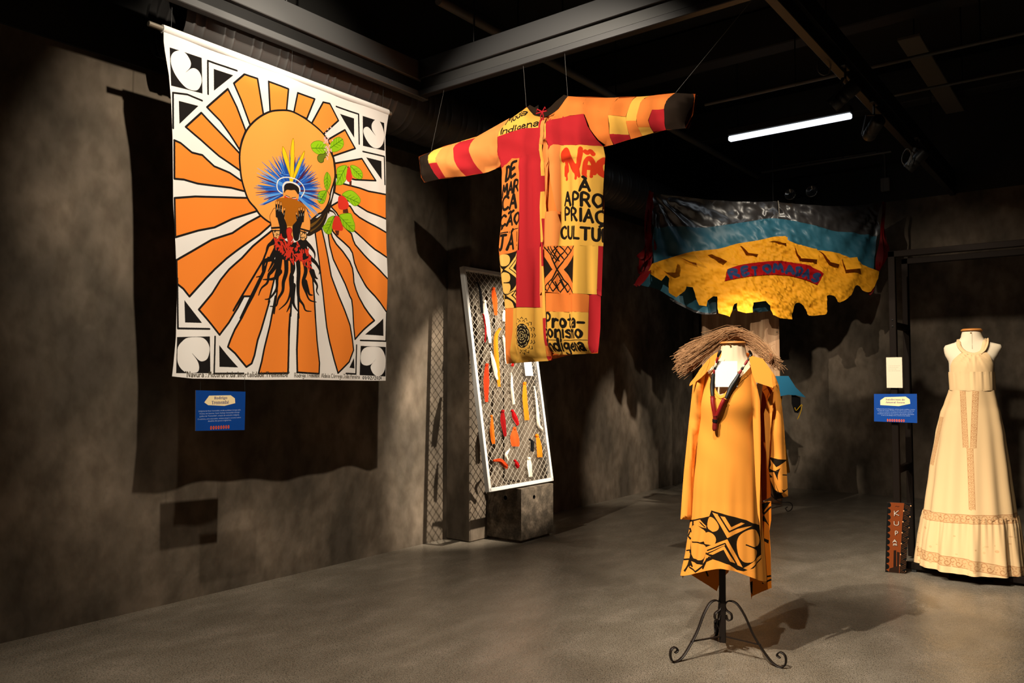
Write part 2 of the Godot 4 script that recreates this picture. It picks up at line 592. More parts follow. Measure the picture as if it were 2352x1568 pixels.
func room() -> void:
	var t := 0.25
	structure("floor", boxm(Vector3(9.0, 0.2, 15.0), Vector3(-0.9, -0.1, -3.6)), M.floor)
	structure("ceiling", boxm(Vector3(9.0, 0.2, 15.0), Vector3(-0.9, 4.8, -3.6)), M.black_paint)
	var w := structure("wall_left", boxm(Vector3(t, 3.2, 13.6), Vector3(-4.58 - t / 2, 1.6, -3.4)), M.concrete)
	structure("upper_wall", boxm(Vector3(t, 1.5, 13.6), Vector3(-4.56 - t / 2, 3.95, -3.4)), M.black_paint, w)
	w = structure("wall_back", boxm(Vector3(8.6, 3.42, t), Vector3(-0.6, 1.71, -9.95 - t / 2)), M.concrete)
	structure("upper_wall", boxm(Vector3(8.6, 1.3, t), Vector3(-0.6, 4.07, -9.94 - t / 2)), M.black_paint, w)
	structure("wall_right", boxm(Vector3(t, 4.7, 13.6), Vector3(3.2 + t / 2, 2.35, -3.4)), M.concrete)
	structure("wall_front", boxm(Vector3(8.6, 4.7, t), Vector3(-0.6, 2.35, 3.2 + t / 2)), M.concrete)
	structure("trim_1", boxm(Vector3(0.27, 3.2, 0.45), Vector3(-4.58 + 0.135, 1.6, -5.235), 0.01), M.concrete)

func ceiling_things() -> void:
	# three lighting rails: a box profile with a slot and a bottom flange, 3.4 m up
	var spec := [
		["lighting_rail", "grey metal lighting rail along the left wall above the sun banner", Vector3(-4.02, 3.4, 2.0), Vector3(-4.02, 3.4, -4.16)],
		["lighting_rail", "grey metal lighting rail crossing from the left above the patchwork tunic", Vector3(-3.983, 3.4, -4.08), Vector3(-1.487, 3.4, -4.08)],
		["lighting_rail", "dark lighting rail running back to the rear wall past the strip light", Vector3(-1.45, 3.4, -4.0), Vector3(-1.45, 3.4, -9.94)],
	]
	for s in spec:
		var mid: Vector3 = (s[2] + s[3]) * 0.5
		var t := thing(s[0], s[1], "rail", mid)
		var a: Vector3 = s[2] - mid
		var b: Vector3 = s[3] - mid
		var m: Material = M.rail if s[1].begins_with("grey") else M.black_metal
		if s[1].contains("left wall"): m = M.rail_pale
		put("beam", barm(a + Vector3(0, 0.19, 0), b + Vector3(0, 0.19, 0), 0.07, 0.14, Vector3.UP, 0.004), m, t)
		put("web", barm(a + Vector3(0, 0.08, 0), b + Vector3(0, 0.08, 0), 0.02, 0.08), M.black_metal, t)
		put("flange", barm(a + Vector3(0, 0.02, 0), b + Vector3(0, 0.02, 0), 0.06, 0.045, Vector3.UP, 0.004), m, t)
		for k in [0.2, 0.8]:
			var p := a.lerp(b, k)
			put("hanger", tubem(PackedVector3Array([p + Vector3(0, 0.26, 0), p + Vector3(0, 1.3, 0)]), [0.006], 6), M.black_metal, t)
	# spiral duct along the left wall, an open end towards the camera
	var d := thing("ventilation_duct", "dark spiral ventilation duct running along the left wall above the banner", "duct", Vector3(-4.315, 3.43, -6.1))
	var prof := PackedVector2Array([Vector2(0.225, -3.78)])
	var y := -3.74
	while y < 3.7:
		prof.append_array([Vector2(0.225, y), Vector2(0.231, y + 0.008), Vector2(0.231, y + 0.018), Vector2(0.225, y + 0.026), Vector2(0.225, y + 0.06), Vector2(0.231, y + 0.068), Vector2(0.231, y + 0.078), Vector2(0.225, y + 0.086)])
		y += 0.19
	prof.append(Vector2(0.225, 3.76))
	var k := MB.new()
	k.lathe(prof, Transform3D(Basis(Vector3.RIGHT, -PI / 2), Vector3.ZERO), 40)
	M.duct = mat(Color(0.3, 0.29, 0.285), 0.45, 0.5)
	put("pipe", k.done(), M.duct, d)
	k = MB.new()
	k.lathe(PackedVector2Array([Vector2(0.16, -3.84), Vector2(0.165, -3.9), Vector2(0.2, -3.92), Vector2(0.25, -3.9), Vector2(0.26, -3.84), Vector2(0.25, -3.78), Vector2(0.226, -3.76)]), Transform3D(Basis(Vector3.RIGHT, PI / 2) , Vector3(0, 0, 0)), 40)
	put("end_ring", k.done(), M.black_metal, d)
	k = MB.new()
	k.lathe(PackedVector2Array([Vector2(0.11, -3.86), Vector2(0.115, -3.9), Vector2(0.135, -3.9), Vector2(0.14, -3.84)]), Transform3D(Basis(Vector3.RIGHT, PI / 2) , Vector3(0, 0, 0)), 40)
	put("inner_ring", k.done(), M.rail, d)
	# strip light
	var l := thing("strip_light", "white glowing strip light hanging under the black ceiling", "light", Vector3(-2.53, 3.8, -7.68))
	var tube := mat(Color(0.95, 0.97, 1.0), 0.4)
	tube.emission_enabled = true
	tube.emission = Color(0.93, 0.97, 1.0)
	tube.emission_energy_multiplier = 1.6
	put("diffuser", boxm(Vector3(1.19, 0.05, 0.06), Vector3(0, 0.0, 0.0), 0.01), tube, l)
	put("housing", boxm(Vector3(1.19, 0.07, 0.12), Vector3(0, 0.062, -0.01), 0.006), M.black_paint, l)
	for s in [-0.5, 0.5]:
		put("hanger", tubem(PackedVector3Array([Vector3(s, 0.09, 0), Vector3(s, 0.9, 0)]), [0.004], 6), M.black_metal, l)
	var al := AreaLight3D.new()
	al.name = "glow"
	l.add_child(al)
	al.position = Vector3(0, -0.032, 0)
	al.rotation_degrees = Vector3(-90, 0, 0)
	al.area_size = Vector2(1.18, 0.06)
	al.light_color = Color(0.93, 0.97, 1.0)
	al.light_energy = 0.12
	al.shadow_enabled = true
	# conduits and beams under the ceiling
	M.conduit = mat(Color(0.3, 0.29, 0.27), 0.5)
	var pipes := [
		["upper grey conduit crossing the ceiling above the strip light", Vector3(-2.95, 3.85, -6.7), Vector3(2.5, 3.85, -6.7), 0.016, "conduit"],
		["lower grey conduit crossing the ceiling right of the right rail", Vector3(-1.62, 3.85, -7.5), Vector3(2.5, 3.85, -7.5), 0.014, "conduit"],
		["thick dark pipe running back along the ceiling above the patchwork tunic", Vector3(-3.65, 3.95, -3.9), Vector3(-3.65, 3.95, -9.9), 0.035, "conduit"],
		["thin brown conduit crossing under the ceiling above the cross rail", Vector3(-4.4, 4.1, -5.0), Vector3(2.5, 4.1, -5.0), 0.014, "conduit"],
		["thin grey conduit just below the ceiling in front of the rear wall", Vector3(-3.4, 3.85, -9.35), Vector3(-1.95, 3.85, -9.35), 0.014, "conduit"],
	]
	for p in pipes:
		var mid: Vector3 = (p[1] + p[2]) * 0.5
		var t := thing(p[4], p[0], "pipe", mid)
		put("pipe", tubem(PackedVector3Array([p[1] - mid, p[2] - mid]), [p[3]], 10), M.conduit, t)
		for q in [0.15, 0.4, 0.65, 0.9]:
			var at: Vector3 = (p[1] as Vector3).lerp(p[2], q) - mid
			put("clamp", tubem(PackedVector3Array([at + Vector3(0, -0.02, 0), Vector3(at.x, 4.7 - mid.y, at.z)]), [0.006], 6), M.black_metal, t)
	for b in [["black ceiling beam nearest the camera", Vector3(-4.5, 4.5, -3.2), Vector3(3.1, 4.5, -3.2)], ["black ceiling beam above the strip light", Vector3(-4.5, 4.5, -7.0), Vector3(3.1, 4.5, -7.0)], ["black ceiling beam close to the rear wall", Vector3(-4.5, 4.4, -9.0), Vector3(3.1, 4.4, -9.0)]]:
		var o := put("ceiling_beam", barm(b[1] - (b[1] + b[2]) * 0.5, b[2] - (b[1] + b[2]) * 0.5, 0.2, 0.36, Vector3.UP, 0.01), M.black_paint, self)
		o.position = (b[1] + b[2]) * 0.5
		tag(o, b[0], "beam")
	var pan := mat(Color(0.34, 0.33, 0.3), 0.85)
	var cp := thing("ceiling_panel", "pale grey panel strip hung under the ceiling at the upper right", "panel", Vector3(-1.3, 4.12, -8.07))
	put("panel", boxm(Vector3(0.17, 0.03, 2.25), Vector3.ZERO, 0.005), pan, cp)
	for z in [-0.9, 0.9]:
		put("hanger", tubem(PackedVector3Array([Vector3(0, 0.01, z), Vector3(0, 0.6, z)]), [0.006], 6), M.black_metal, cp)
	# twin emergency light and switch box on the rear wall
	var e := thing("emergency_light", "twin headed emergency light with green indicator on the rear wall", "light", Vector3(-3.08, 3.55, -9.94))
	put("case", boxm(Vector3(0.2, 0.14, 0.08), Vector3(0, -0.02, 0.04), 0.01), M.black_metal, e)
	for s in [-1, 1]:
		var h := MB.new()
		h.lathe(PackedVector2Array([Vector2(0.0, 0.0), Vector2(0.04, 0.01), Vector2(0.065, 0.05), Vector2(0.075, 0.09), Vector2(0.06, 0.092), Vector2(0.03, 0.07), Vector2(0.0, 0.065)]), Transform3D(Basis(Vector3.RIGHT, PI / 2), Vector3(s * 0.13, 0.09, 0.05)), 20)
		put("lamp_head", h.done(), mat(Color(0.75, 0.75, 0.75), 0.15, 0.8), e)
	var g := mat(Color(0.3, 0.8, 0.1))
	g.emission_enabled = true
	g.emission = Color(0.5, 1.0, 0.1)
	g.emission_energy_multiplier = 0.8
	for s in [-0.012, 0.012]:
		put("indicator", boxm(Vector3(0.012, 0.018, 0.01), Vector3(s, -0.06, 0.084), 0.002), g, e)
	var sb := thing("switch_box", "small grey switch box high on the rear wall", "switch", Vector3(-2.14, 3.62, -9.94))
	put("case", boxm(Vector3(0.1, 0.16, 0.05), Vector3(0, 0, 0.025), 0.008), mat(Color(0.45, 0.44, 0.42), 0.6), sb)
	put("conduit", tubem(PackedVector3Array([Vector3(0, 0.08, 0.025), Vector3(0, 0.35, 0.025), Vector3(-0.06, 0.4, 0.025), Vector3(-1.2, 0.42, 0.025)]), [0.012]), M.conduit, sb)
	# pale cable loops by the spotlights
	for q in [["pale cable loop beside the farthest spotlight", Vector3(-1.44, 3.28, -7.5)], ["thin cable loop hanging beside the large spotlight", Vector3(-1.5, 3.42, -5.3)]]:
		var pth := PackedVector3Array()
		for i in 17:
			var a := TAU * i / 16.0
			pth.append(Vector3(sin(a) * 0.04, cos(a) * 0.075, sin(a * 2) * 0.02))
		var cb := put("cable_loop", tubem(pth, [0.005], 6), M.conduit, self)
		cb.position = q[1]
		tag(cb, q[0], "cable")

# ---------------------------------------------------------------- the painted sun banner
func banner() -> void:
	var black := Color(0.1, 0.09, 0.085)
	var white := Color(0.9, 0.885, 0.865)
	var orange := Color(0.93, 0.52, 0.19)
	var sunc := Color(0.955, 0.62, 0.28)
	var out := S(V([-837,1891,-425,1893,83,1903,818,1879]), false, 3) + V([801,1798,785,1700,791,1447,791,1221]) + V([796,946,811,703,802,337,806,-7]) + V([705,-7,438,-4,123,2,-222,0,-478,5,-636,7,-754,19]) + V([-748,78,-736,227,-735,509,-749,724]) + V([-768,952,-778,1317,-789,1511,-804,1652,-828,1772,-836,1826])
	var lo := out[0]
	var hi := out[0]
	for p in out:
		lo = lo.min(p); hi = hi.max(p)
	var rc := Rect2(lo, hi - lo)
	var p := Paint.new(rc, 960.0, white)
	var lw := 0.0115
	# rays, clockwise from the upper left
	var rays := [
		V([-406,1724,-338,1799,-249,1800,-224,1685,-205,1592,-251,1547,-291,1505,-357,1640]),
		V([-173,1805,-31,1800,-44,1663,-109,1640,-160,1620]),
		V([41,1797,175,1797,114,1652,59,1659,12,1665]),
		V([243,1795,298,1801,374,1710,248,1586,200,1607,152,1631]),
		V([258,1540,431,1662,518,1556,333,1463]),
		V([348,1418,575,1499,699,1372,522,1344,339,1345]),
		V([-570,1539,-443,1681,-384,1590,-321,1465,-345,1402,-358,1344,-424,1418,-486,1482]),
		V([-700,1391,-604,1498,-485,1413,-358,1322,-355,1272,-348,1221,-490,1277,-602,1343]),
		V([-767,1300,-729,1294,-658,1259,-593,1260,-519,1212,-420,1195,-331,1160,-316,1107,-410,1110,-509,1101,-619,1093,-704,1097,-763,1089]),
		V([-760,984,-631,1018,-288,1073,-261,1031,-234,1004,-396,931,-511,863,-611,830,-751,771]),
		V([-741,648,-646,710,-527,791,-393,849,-293,925,-209,981,-179,966,-146,953,-146,934,-219,863,-351,759,-429,696,-505,626,-561,568,-659,457,-696,496,-736,521]),
		V([-113,921,-203,842,-260,789,-325,713,-409,636,-466,569,-521,486,-603,389,-537,325,-465,255,-403,328,-345,421,-286,533,-206,682,-112,841]),
		V([-78,913,-156,809,-193,712,-272,575,-374,400]) + V([-320,487,-253,493]) + V([-328,359,-261,502,-192,645,-116,797,-77,837]),
		V([-253,493,-286,431,-320,362,-362,291,-388,235,-406,189,-359,154,-287,75,-254,96,-237,143,-218,235,-195,300,-175,368,-144,473]) + V([-150,465,-113,612,-85,716,-160,733,-182,646]),
		V([-96,741,6,736,10,452,6,380]) + V([2,404,-5,294,-3,185,-7,40,-207,37,-187,109,-172,187,-137,324,-103,505]) + V([-110,401,-92,537]),
		V([52,741,137,769,160,683,178,539,191,391]) + V([180,529,193,381,208,248,232,107,229,38,123,42]) + V([52,46,50,187,56,334,60,519]) + V([61,542]),
		V([183,936,239,970,270,884,300,787,329,674,372,588,393,546]) + V([438,466,492,362,517,267,530,197,490,119,386,43,355,127,317,245,293,337,269,482,261,536]) + V([232,689,209,804]),
		V([298,946,321,964,335,930,368,890,424,846,482,787,506,745,516,701,522,650,542,603,567,561]) + V([622,490,696,404,614,335,542,270,528,349,514,482,504,533,487,554]) + V([446,631,388,721,346,785,313,872]),
		V([329,991,356,1068,460,996,494,975,511,932,528,905,608,847,694,785,772,728,815,699,814,581]) + V([808,464,699,572]) + V([635,630,550,735,523,784,505,846,481,876,433,907,376,939,339,967]),
		V([318,1128,382,1169,482,1157,516,1117,560,1095]) + V([665,1065,805,1022,812,847,698,893,607,950,518,997,422,1035,369,1096]),
		V([349,1225,358,1286,418,1298,485,1296,563,1294,638,1287,795,1292,796,1130]) + V([794,1120,629,1147]) + V([545,1173,467,1191,401,1215,368,1221]),
	]
	for i in rays.size():
		p.shape(rays[i], orange if i > 4 else orange.lerp(sunc, 0.4), lw, black)
	# white gap at the bottom centre, then the sun disc
	p.poly(V([37,739,52,739,56,499,61,383]) + V([59,445,50,187,56,48,-7,44,-4,258,2,404]) + V([6,392,8,581]), white)
	p.line(V([52,739,54,542,61,383]) + V([57,408,49,187,54,44]), lw, black)
	p.line(V([10,495,6,392]) + V([2,404,-4,258,-7,44]), lw, black)
	var sun := S(V([-160,1623,-92,1649,-13,1666,77,1656,157,1631,228,1599,287,1554,322,1484,343,1409,351,1324]) + V([317,1223,306,1170,278,1114,238,1071]) + V([212,1059,147,1004]) + V([107,963,-48,926,-149,945,-214,980,-246,1017]) + V([-291,1058,-320,1117,-341,1176,-351,1230,-358,1307,-349,1380,-322,1457,-283,1517,-226,1576]))
	p.shape(sun, sunc, lw, black)
	# cashew branch
	var bark := Color(0.16, 0.12, 0.08)
	p.poly(S(V([302,1488,323,1455,337,1425,345,1375,348,1321,340,1264,327,1195,309,1156,273,1099,208,1037]) + V([186,1030,147,1001,139,972,133,936,116,909,140,906,187,935,235,969,255,990,283,1044,294,1083]) + V([301,1074,316,1113,334,1182,349,1229,358,1282,362,1342,356,1407,341,1459,323,1481]), true, 3), bark)
	p.line(S(V([148,938,195,970,239,1013,274,1069]), false), 0.012, Color(0.36, 0.26, 0.1), false, 0.004)
	p.line(S(V([152,974,195,1006,234,1045]), false), 0.02, Color(0.42, 0.3, 0.1), false, 0.004)
	p.line(S(V([359,1327,413,1364,436,1402,464,1419]), false), 0.016, bark, false, 0.006)
	p.line(S(V([314,1100,346,1094,370,1070]), false), 0.014, bark, false, 0.006)
	p.line(S(V([283,1224,299,1212,313,1186]), false), 0.005, Color(0.3, 0.25, 0.08))
	var green := Color(0.56, 0.76, 0.08)
	var vein := Color(0.3, 0.5, 0.05)
	var leaves := [
		[V([148,1494,174,1520,218,1535,254,1530,286,1509,277,1474,233,1449,197,1445,166,1456,151,1474]), V([153,1472,277,1501])],
		[V([302,1524,322,1558,354,1588,386,1601,414,1591,422,1563,406,1533,369,1504,336,1491,313,1493]), V([309,1511,414,1595])],
		[V([281,1345,302,1333,316,1307,312,1269,283,1224,262,1252,255,1287,264,1322]), V([284,1340,283,1227])],
		[V([236,1213,279,1221,277,1186,259,1143,233,1129,206,1141,203,1173,214,1200]), V([276,1217,219,1136])],
		[V([366,1380,393,1408,445,1426,457,1399,451,1342,418,1294,381,1281,360,1283,371,1325]), V([445,1419,372,1289])],
		[V([479,1426,503,1439,542,1432,571,1416,584,1388,572,1359,523,1356,494,1377]), V([481,1427,577,1371])],
		[V([415,1219,447,1251,490,1265,529,1252,564,1224,564,1197,535,1170,506,1168,467,1191]), V([419,1220,554,1192])],
		[V([248,978,275,1008,297,1044,328,1064,351,1067,338,1018,328,958,303,943,271,949]), V([347,1063,285,948])],
		[V([393,1082,440,1102,487,1108,502,1081,522,1039,520,1001,503,987,460,996,422,1020,405,1054]), V([393,1078,513,996])],
	]
	for l in leaves:
		var o := S(l[0])
		p.poly(o, green)
		p.line(o, 0.003, vein, true)
		var a: Vector2 = l[1][0]
		var b: Vector2 = l[1][1]
		p.line(PackedVector2Array([a, b]), 0.005, vein)
		for k in [0.25, 0.45, 0.65]:
			var q := a.lerp(b, k)
			for s in [-1.0, 1.0]:
				p.line(PackedVector2Array([q, q + (b - a).rotated(s * 0.75) * 0.3]), 0.0028, vein)
	p.shape(S(V([200,1427,219,1448,250,1457,268,1472,293,1479,278,1448,255,1429,249,1406,225,1394,204,1403])), Color(0.4, 0.47, 0.1), 0.004, Color(0.22, 0.26, 0.05))
	var red := Color(0.82, 0.2, 0.14)
	var stem := Color(0.32, 0.14, 0.09)
	p.poly(V([470,1327,492,1331,490,1293,475,1292]), stem)
	p.poly(V([423,1133,461,1140,468,1109,423,1102]), stem)
	p.poly(V([357,977,394,980,388,948,371,944]), stem)
	p.poly(S(V([457,1412,479,1415,489,1379,495,1347,480,1325,461,1319,445,1340,450,1375])), red)
	p.poly(S(V([384,1202,415,1217,448,1203,470,1166,458,1138,411,1122,383,1136])), red)
	p.poly(S(V([356,1066,388,1074,403,1050,424,1009,418,984,376,980,339,981,334,1006])), red)
	var c0 := Vector2(0.281,1.522)
	for i in 46:
		p.disc(c0 + Vector2(rng.randfn(0, 0.016), rng.randfn(0, 0.045)), 0.006, Color(0.86, 0.68, 0.66))
	# feather crown
	var hub := Vector2(-0.000,1.170)
	var blues := [Color(0.1, 0.27, 0.62), Color(0.16, 0.4, 0.78), Color(0.34, 0.6, 0.9), Color(0.13, 0.33, 0.7)]
	for i in 210:
		var a := deg_to_rad(rng.randf_range(-48.0, 214.0))
		var long := rng.randf_range(0.15, 0.215) if i < 130 else rng.randf_range(0.2, 0.25)
		var d := Vector2(cos(a) * 1.05, sin(a)) * long
		p.line(PackedVector2Array([hub + d * 0.3, hub + d * 0.75, hub + d]), 0.012, blues[i % 4] if i % 7 else Color(0.3, 0.12, 0.25), false, 0.002)
	for f in [V([-47,1258,-72,1297,-99,1334]), V([-55,1242,-116,1264,-156,1307]), V([65,1281,90,1314,104,1347]), V([70,1246,112,1280,148,1319]), V([87,1225,142,1243,205,1271]), V([-79,1217,-135,1239,-177,1271]), V([-22,1263,-63,1261,-92,1272])]:
		p.line(S(f, false), 0.017, Color(0.1, 0.28, 0.66), false, 0.003)
		p.line(S(f, false), 0.005, Color(0.35, 0.6, 0.9), false, 0.002)
	var yellow := Color(0.92, 0.78, 0.1)
	for f in [V([-72,1427,-58,1421,-37,1385,-19,1333,-6,1249,-18,1270,-40,1315,-69,1377]), V([3,1491,13,1496,18,1446,19,1341,15,1253,-10,1248,-11,1348,-7,1440]), V([96,1441,95,1411,72,1353,44,1290,23,1248,11,1252,23,1293,51,1362])]:
		p.shape(S(f, true, 3), yellow, 0.003, Color(0.6, 0.42, 0.05))
	p.poly(V([-18,1250,19,1254,7,1220,-13,1218]), yellow)
	p.line(S(V([-69,1139,-98,1151,-108,1180,-99,1213,-67,1236,-18,1248,36,1247,74,1230,96,1206,98,1181,75,1142]), false), 0.007, white)
	p.line(S(V([-61,1158,-62,1186,-46,1209,-14,1219,32,1218,60,1202,64,1179]), false), 0.012, white)
	var skin := Color(0.9, 0.6, 0.28)
	p.poly(S(V([-58,1159,-5,1176,33,1180,56,1166,56,1138,46,1119,-8,1116,-55,1115])), skin)
	p.poly(V([-53,1127,-4,1123,50,1126,44,1115,-53,1111]), red)
	p.poly(S(V([-55,1152,-54,1187,-30,1209,3,1216,36,1210,57,1195,59,1170,52,1155,37,1170,24,1178,-4,1171,-29,1169,-45,1159,-50,1147])), Color(0.13, 0.1, 0.08))
	p.line(V([-39,1128,-16,1125]), 0.006, Color(0.9, 0.85, 0.8))
	p.line(V([9,1124,34,1128]), 0.006, Color(0.9, 0.85, 0.8))
	p.line(V([-42,1132,-14,1127]), 0.004, black)
	p.line(V([5,1125,34,1133]), 0.004, black)
	# arms, gourd bowl, body paint
	p.shape(S(V([-116,1039,-142,1011,-154,978,-143,937,-138,904,-78,905,-79,964])), skin.lerp(sunc, 0.3), 0.003, Color(0.4, 0.2, 0.05))
	p.shape(S(V([105,1082,130,1042,144,1000,137,937,70,931,75,989])), skin.lerp(sunc, 0.3), 0.003, Color(0.4, 0.2, 0.05))
	p.poly(S(V([-111,1092,-40,1118,49,1117,107,1086,97,1039,60,965,7,943,-33,943,-52,1014,-65,1056])), Color(0.66, 0.38, 0.06))
	p.poly(V([-31,942,15,949,19,871,-30,865]), skin)
	p.poly(S(V([-113,1027,-73,1030,-49,986,-31,950,-27,908,-28,871,-57,861,-80,874,-83,925,-97,970])), black)
	p.poly(S(V([98,1045,93,1009,78,967,65,922,58,873,35,861,18,884,12,948,33,976,48,998,64,1040])), black)
	for f in [V([-111,1079,-106,990]), V([-95,1084,-85,979]), V([-77,1080,-73,981]), V([-49,1050,-59,976]), V([39,1036,53,979]), V([60,1069,65,981]), V([76,1076,78,983]), V([95,1072,89,992])]:
		p.line(f, 0.013, black)
		p.line(PackedVector2Array([f[0], (f[0] as Vector2).lerp(f[1], 0.12)]), 0.009, skin)
		p.line(PackedVector2Array([(f[0] as Vector2).lerp(f[1], 0.4), (f[0] as Vector2).lerp(f[1], 0.55)]), 0.004, Color(0.6, 0.57, 0.52))
	p.shape(S(V([-28,929,-3,938,9,922,2,897,15,875,4,854,-19,852,-26,878,-33,907])), red, 0.004, Color(0.5, 0.08, 0.05))
	for e in [[V([-134,900,-79,908,-82,870,-102,835,-122,854]), Vector2(-0.104,0.880)], [V([66,928,114,922,119,896,92,849,70,879]), Vector2(0.093,0.899)]]:
		p.shape(e[0], Color(0.88, 0.66, 0.4), 0.006, black)
		for i in 16:
			var q: Vector2 = e[1] + Vector2(rng.randf_range(-0.02, 0.02), rng.randf_range(-0.03, 0.025))
			p.line(PackedVector2Array([q, q + Vector2(rng.randf_range(-0.012, 0.012), rng.randf_range(-0.012, 0.012))]), 0.004, black)
	p.line(V([-138,915,-79,927]), 0.011, black)
	p.line(V([69,942,137,936]), 0.011, black)
	# fibre skirt
	p.poly(S(V([-117,837,-78,864,-52,857,-17,849,35,852,71,874,109,858,131,803,148,761,100,742,6,733,-86,742,-119,788])), black)
	for s in [V([-91,767,-105,697,-134,652,-153,629,-162,582,-200,545,-218,501]), V([-109,786,-135,731,-183,709,-192,666,-196,624,-234,608]), V([-73,752,-80,679,-94,614,-97,550,-141,491,-175,480]), V([-33,748,-29,663,-48,597,-52,541,-82,492,-96,448,-140,441]), V([8,745,22,690,2,623,4,546,-21,475,-75,425]), V([10,633,12,495,-20,416]), V([52,750,59,672,55,585,61,508,93,467,110,433,155,430]), V([100,756,111,678,91,606,113,547,141,501,198,492]), V([137,773,143,703,171,640,204,599,199,563,219,538]), V([109,862,152,833,180,801,180,765]), V([131,773,191,740,225,699,220,672]), V([-110,838,-156,809,-175,773]), V([24,582,23,474,57,421]), V([107,612,124,570,140,536,167,534]), V([-135,727,-125,712,-158,649]), V([-74,658,-113,612,-191,597]), V([165,684,187,651,209,642])]:
		p.line(S(s, false, 5), 0.033, black, false, 0.005)
	for i in 95:
		var q := Vector2(0.018,0.798) + Vector2(rng.randf_range(-0.125, 0.125), rng.randf_range(-0.058, 0.058))
		q.y -= (q.x - 0.0) * 0.28 + 0.0
		p.line(PackedVector2Array([q, q + Vector2(rng.randf_range(-0.012, 0.012), rng.randf_range(-0.028, 0.028)), q + Vector2(rng.randf_range(-0.02, 0.02), rng.randf_range(-0.032, 0.03))]), 0.0085, Color(0.8, 0.2, 0.13))
	# corner ornaments
	for c in [
		[V([-802,1803,-610,1809,-600,1609,-790,1595]), V([-794,1754,-777,1786,-745,1805,-712,1804,-687,1782,-675,1756,-682,1727,-707,1694,-678,1724,-654,1736,-628,1730,-610,1705,-607,1668,-626,1625,-655,1609,-701,1610,-743,1637,-775,1674,-792,1715])],
		[V([578,1794,773,1795,779,1599,583,1589]), V([657,1752,678,1787,706,1800,734,1793,759,1761,774,1714,769,1662,741,1618,697,1597,647,1608,604,1647,585,1684,590,1712,614,1728,641,1723,694,1685,664,1716])],
		[V([-729,231,-532,243,-525,37,-731,36]), V([-664,231,-591,236,-558,222,-538,196,-532,170,-538,136,-552,113,-581,102,-606,112,-643,148,-616,115,-602,89,-599,59,-615,40,-671,39,-705,62,-723,94,-726,132,-723,177,-698,210])],
		[V([595,228,800,226,803,22,590,31]), V([645,222,726,224,767,204,793,166,800,128,794,70,764,35,723,24,692,39,674,73,676,99,712,146,681,109,651,96,621,100,601,117,596,154,605,192])],
	]:
		p.poly(c[0], black)
		p.poly(S(c[1], true, 3), white)
	for s in [V([-565,1616,-571,1806,-388,1805]), V([-775,1364,-779,1559,-693,1575,-601,1568]), V([353,1798,543,1797,551,1594]), V([583,1550,776,1558,783,1361]), V([-734,550,-725,278,-535,285]), V([-496,244,-498,35,-304,37]), V([592,265,800,266,803,460]), V([558,232,556,38,460,41])]:
		p.line(s, 0.0105, black)
	for s in [V([-533,1771,-411,1770,-529,1646]), V([-744,1524,-624,1531,-738,1398]), V([386,1758,505,1758,508,1628]), V([612,1516,748,1519,752,1389]), V([-689,435,-583,316,-683,313]), V([-466,197,-338,72,-461,74]), V([771,422,775,302,630,306]), V([535,145,542,75,493,80])]:
		p.poly(s, black)
	var ink := Color(0.28, 0.25, 0.2)
	hand(p, "\"Navura : Mocororó da Imortalidade Tremembé\"", Vector2(-0.679,0.015), Vector2(-0.000,0.018), Vector2(0, 0.03), 0.0042, ink)
	hand(p, "Rodrigo Tremembé", Vector2(0.035,0.015), Vector2(0.231,0.015), Vector2(0, 0.026), 0.0034, ink)
	hand(p, "Aldeia Córrego João Pereira", Vector2(0.249,0.014), Vector2(0.588,0.007), Vector2(0, 0.026), 0.0034, ink)
	hand(p, "01/02/2024", Vector2(0.615,0.003), Vector2(0.759,0.001), Vector2(0, 0.02), 0.004, black)
	# hem of the rod sleeve, a little greyer where the cloth is doubled
	var tex := p.tex()
	var zf := func(x: float, y: float) -> float:
		var low := clampf(1.0 - y / 2.0, 0.0, 1.0)
		return 0.012 * sin(x * 7.0 + 0.6 + y * 0.8) * (0.25 + low) + 0.016 * exp(-pow((x - 0.72) / 0.06, 2.0)) * low + 0.006 * sin(x * 19.0 - y * 2.0) * (0.2 + low * 0.8)
	var t := thing("banner", "large white cloth banner painted with an orange sun, rays and a feathered figure", "banner", Vector3(-4.05, 1.345, -3.0), 90)
	put("painted_cloth", piece(out, zf, 0.04, rc), printed(tex), t)
	var a := Vector2(-0.840,1.893)
	var b := Vector2(0.818,1.879)
	put("rod_sleeve", tubem(PackedVector3Array([Vector3(a.x, a.y + 0.004, -0.012), Vector3(b.x, b.y + 0.004, -0.012)]), [0.024], 14), cloth(white), t)
	put("rod", tubem(PackedVector3Array([Vector3(a.x - 0.075, a.y + 0.006, -0.012), Vector3(b.x + 0.03, b.y + 0.004, -0.012)]), [0.015], 14), mat(Color(0.6, 0.56, 0.5), 0.4, 0.6), t)
	for x in [a.x + 0.05, 0.0, b.x - 0.05]:
		put("suspension_wire", tubem(PackedVector3Array([Vector3(x, a.y, -0.01), Vector3(x, 2.09, 0.0)]), [0.0015], 5), M.thread, t)
	# blue name label hung below the banner
	var lb := thing("name_label", "blue name label hanging under the sun banner on the left wall", "label", Vector3(-4.05, 1.03, -2.42), 90, "blue artist labels")
	var corners := V([-32,258,280,246,278,24,-29,35])
	var r2 := Rect2(corners[3] - Vector2(0.002, 0.002), corners[1] - corners[3] + Vector2(0.004, 0.006))
	r2.size.y = maxf(r2.size.y, corners[0].y - r2.position.y)
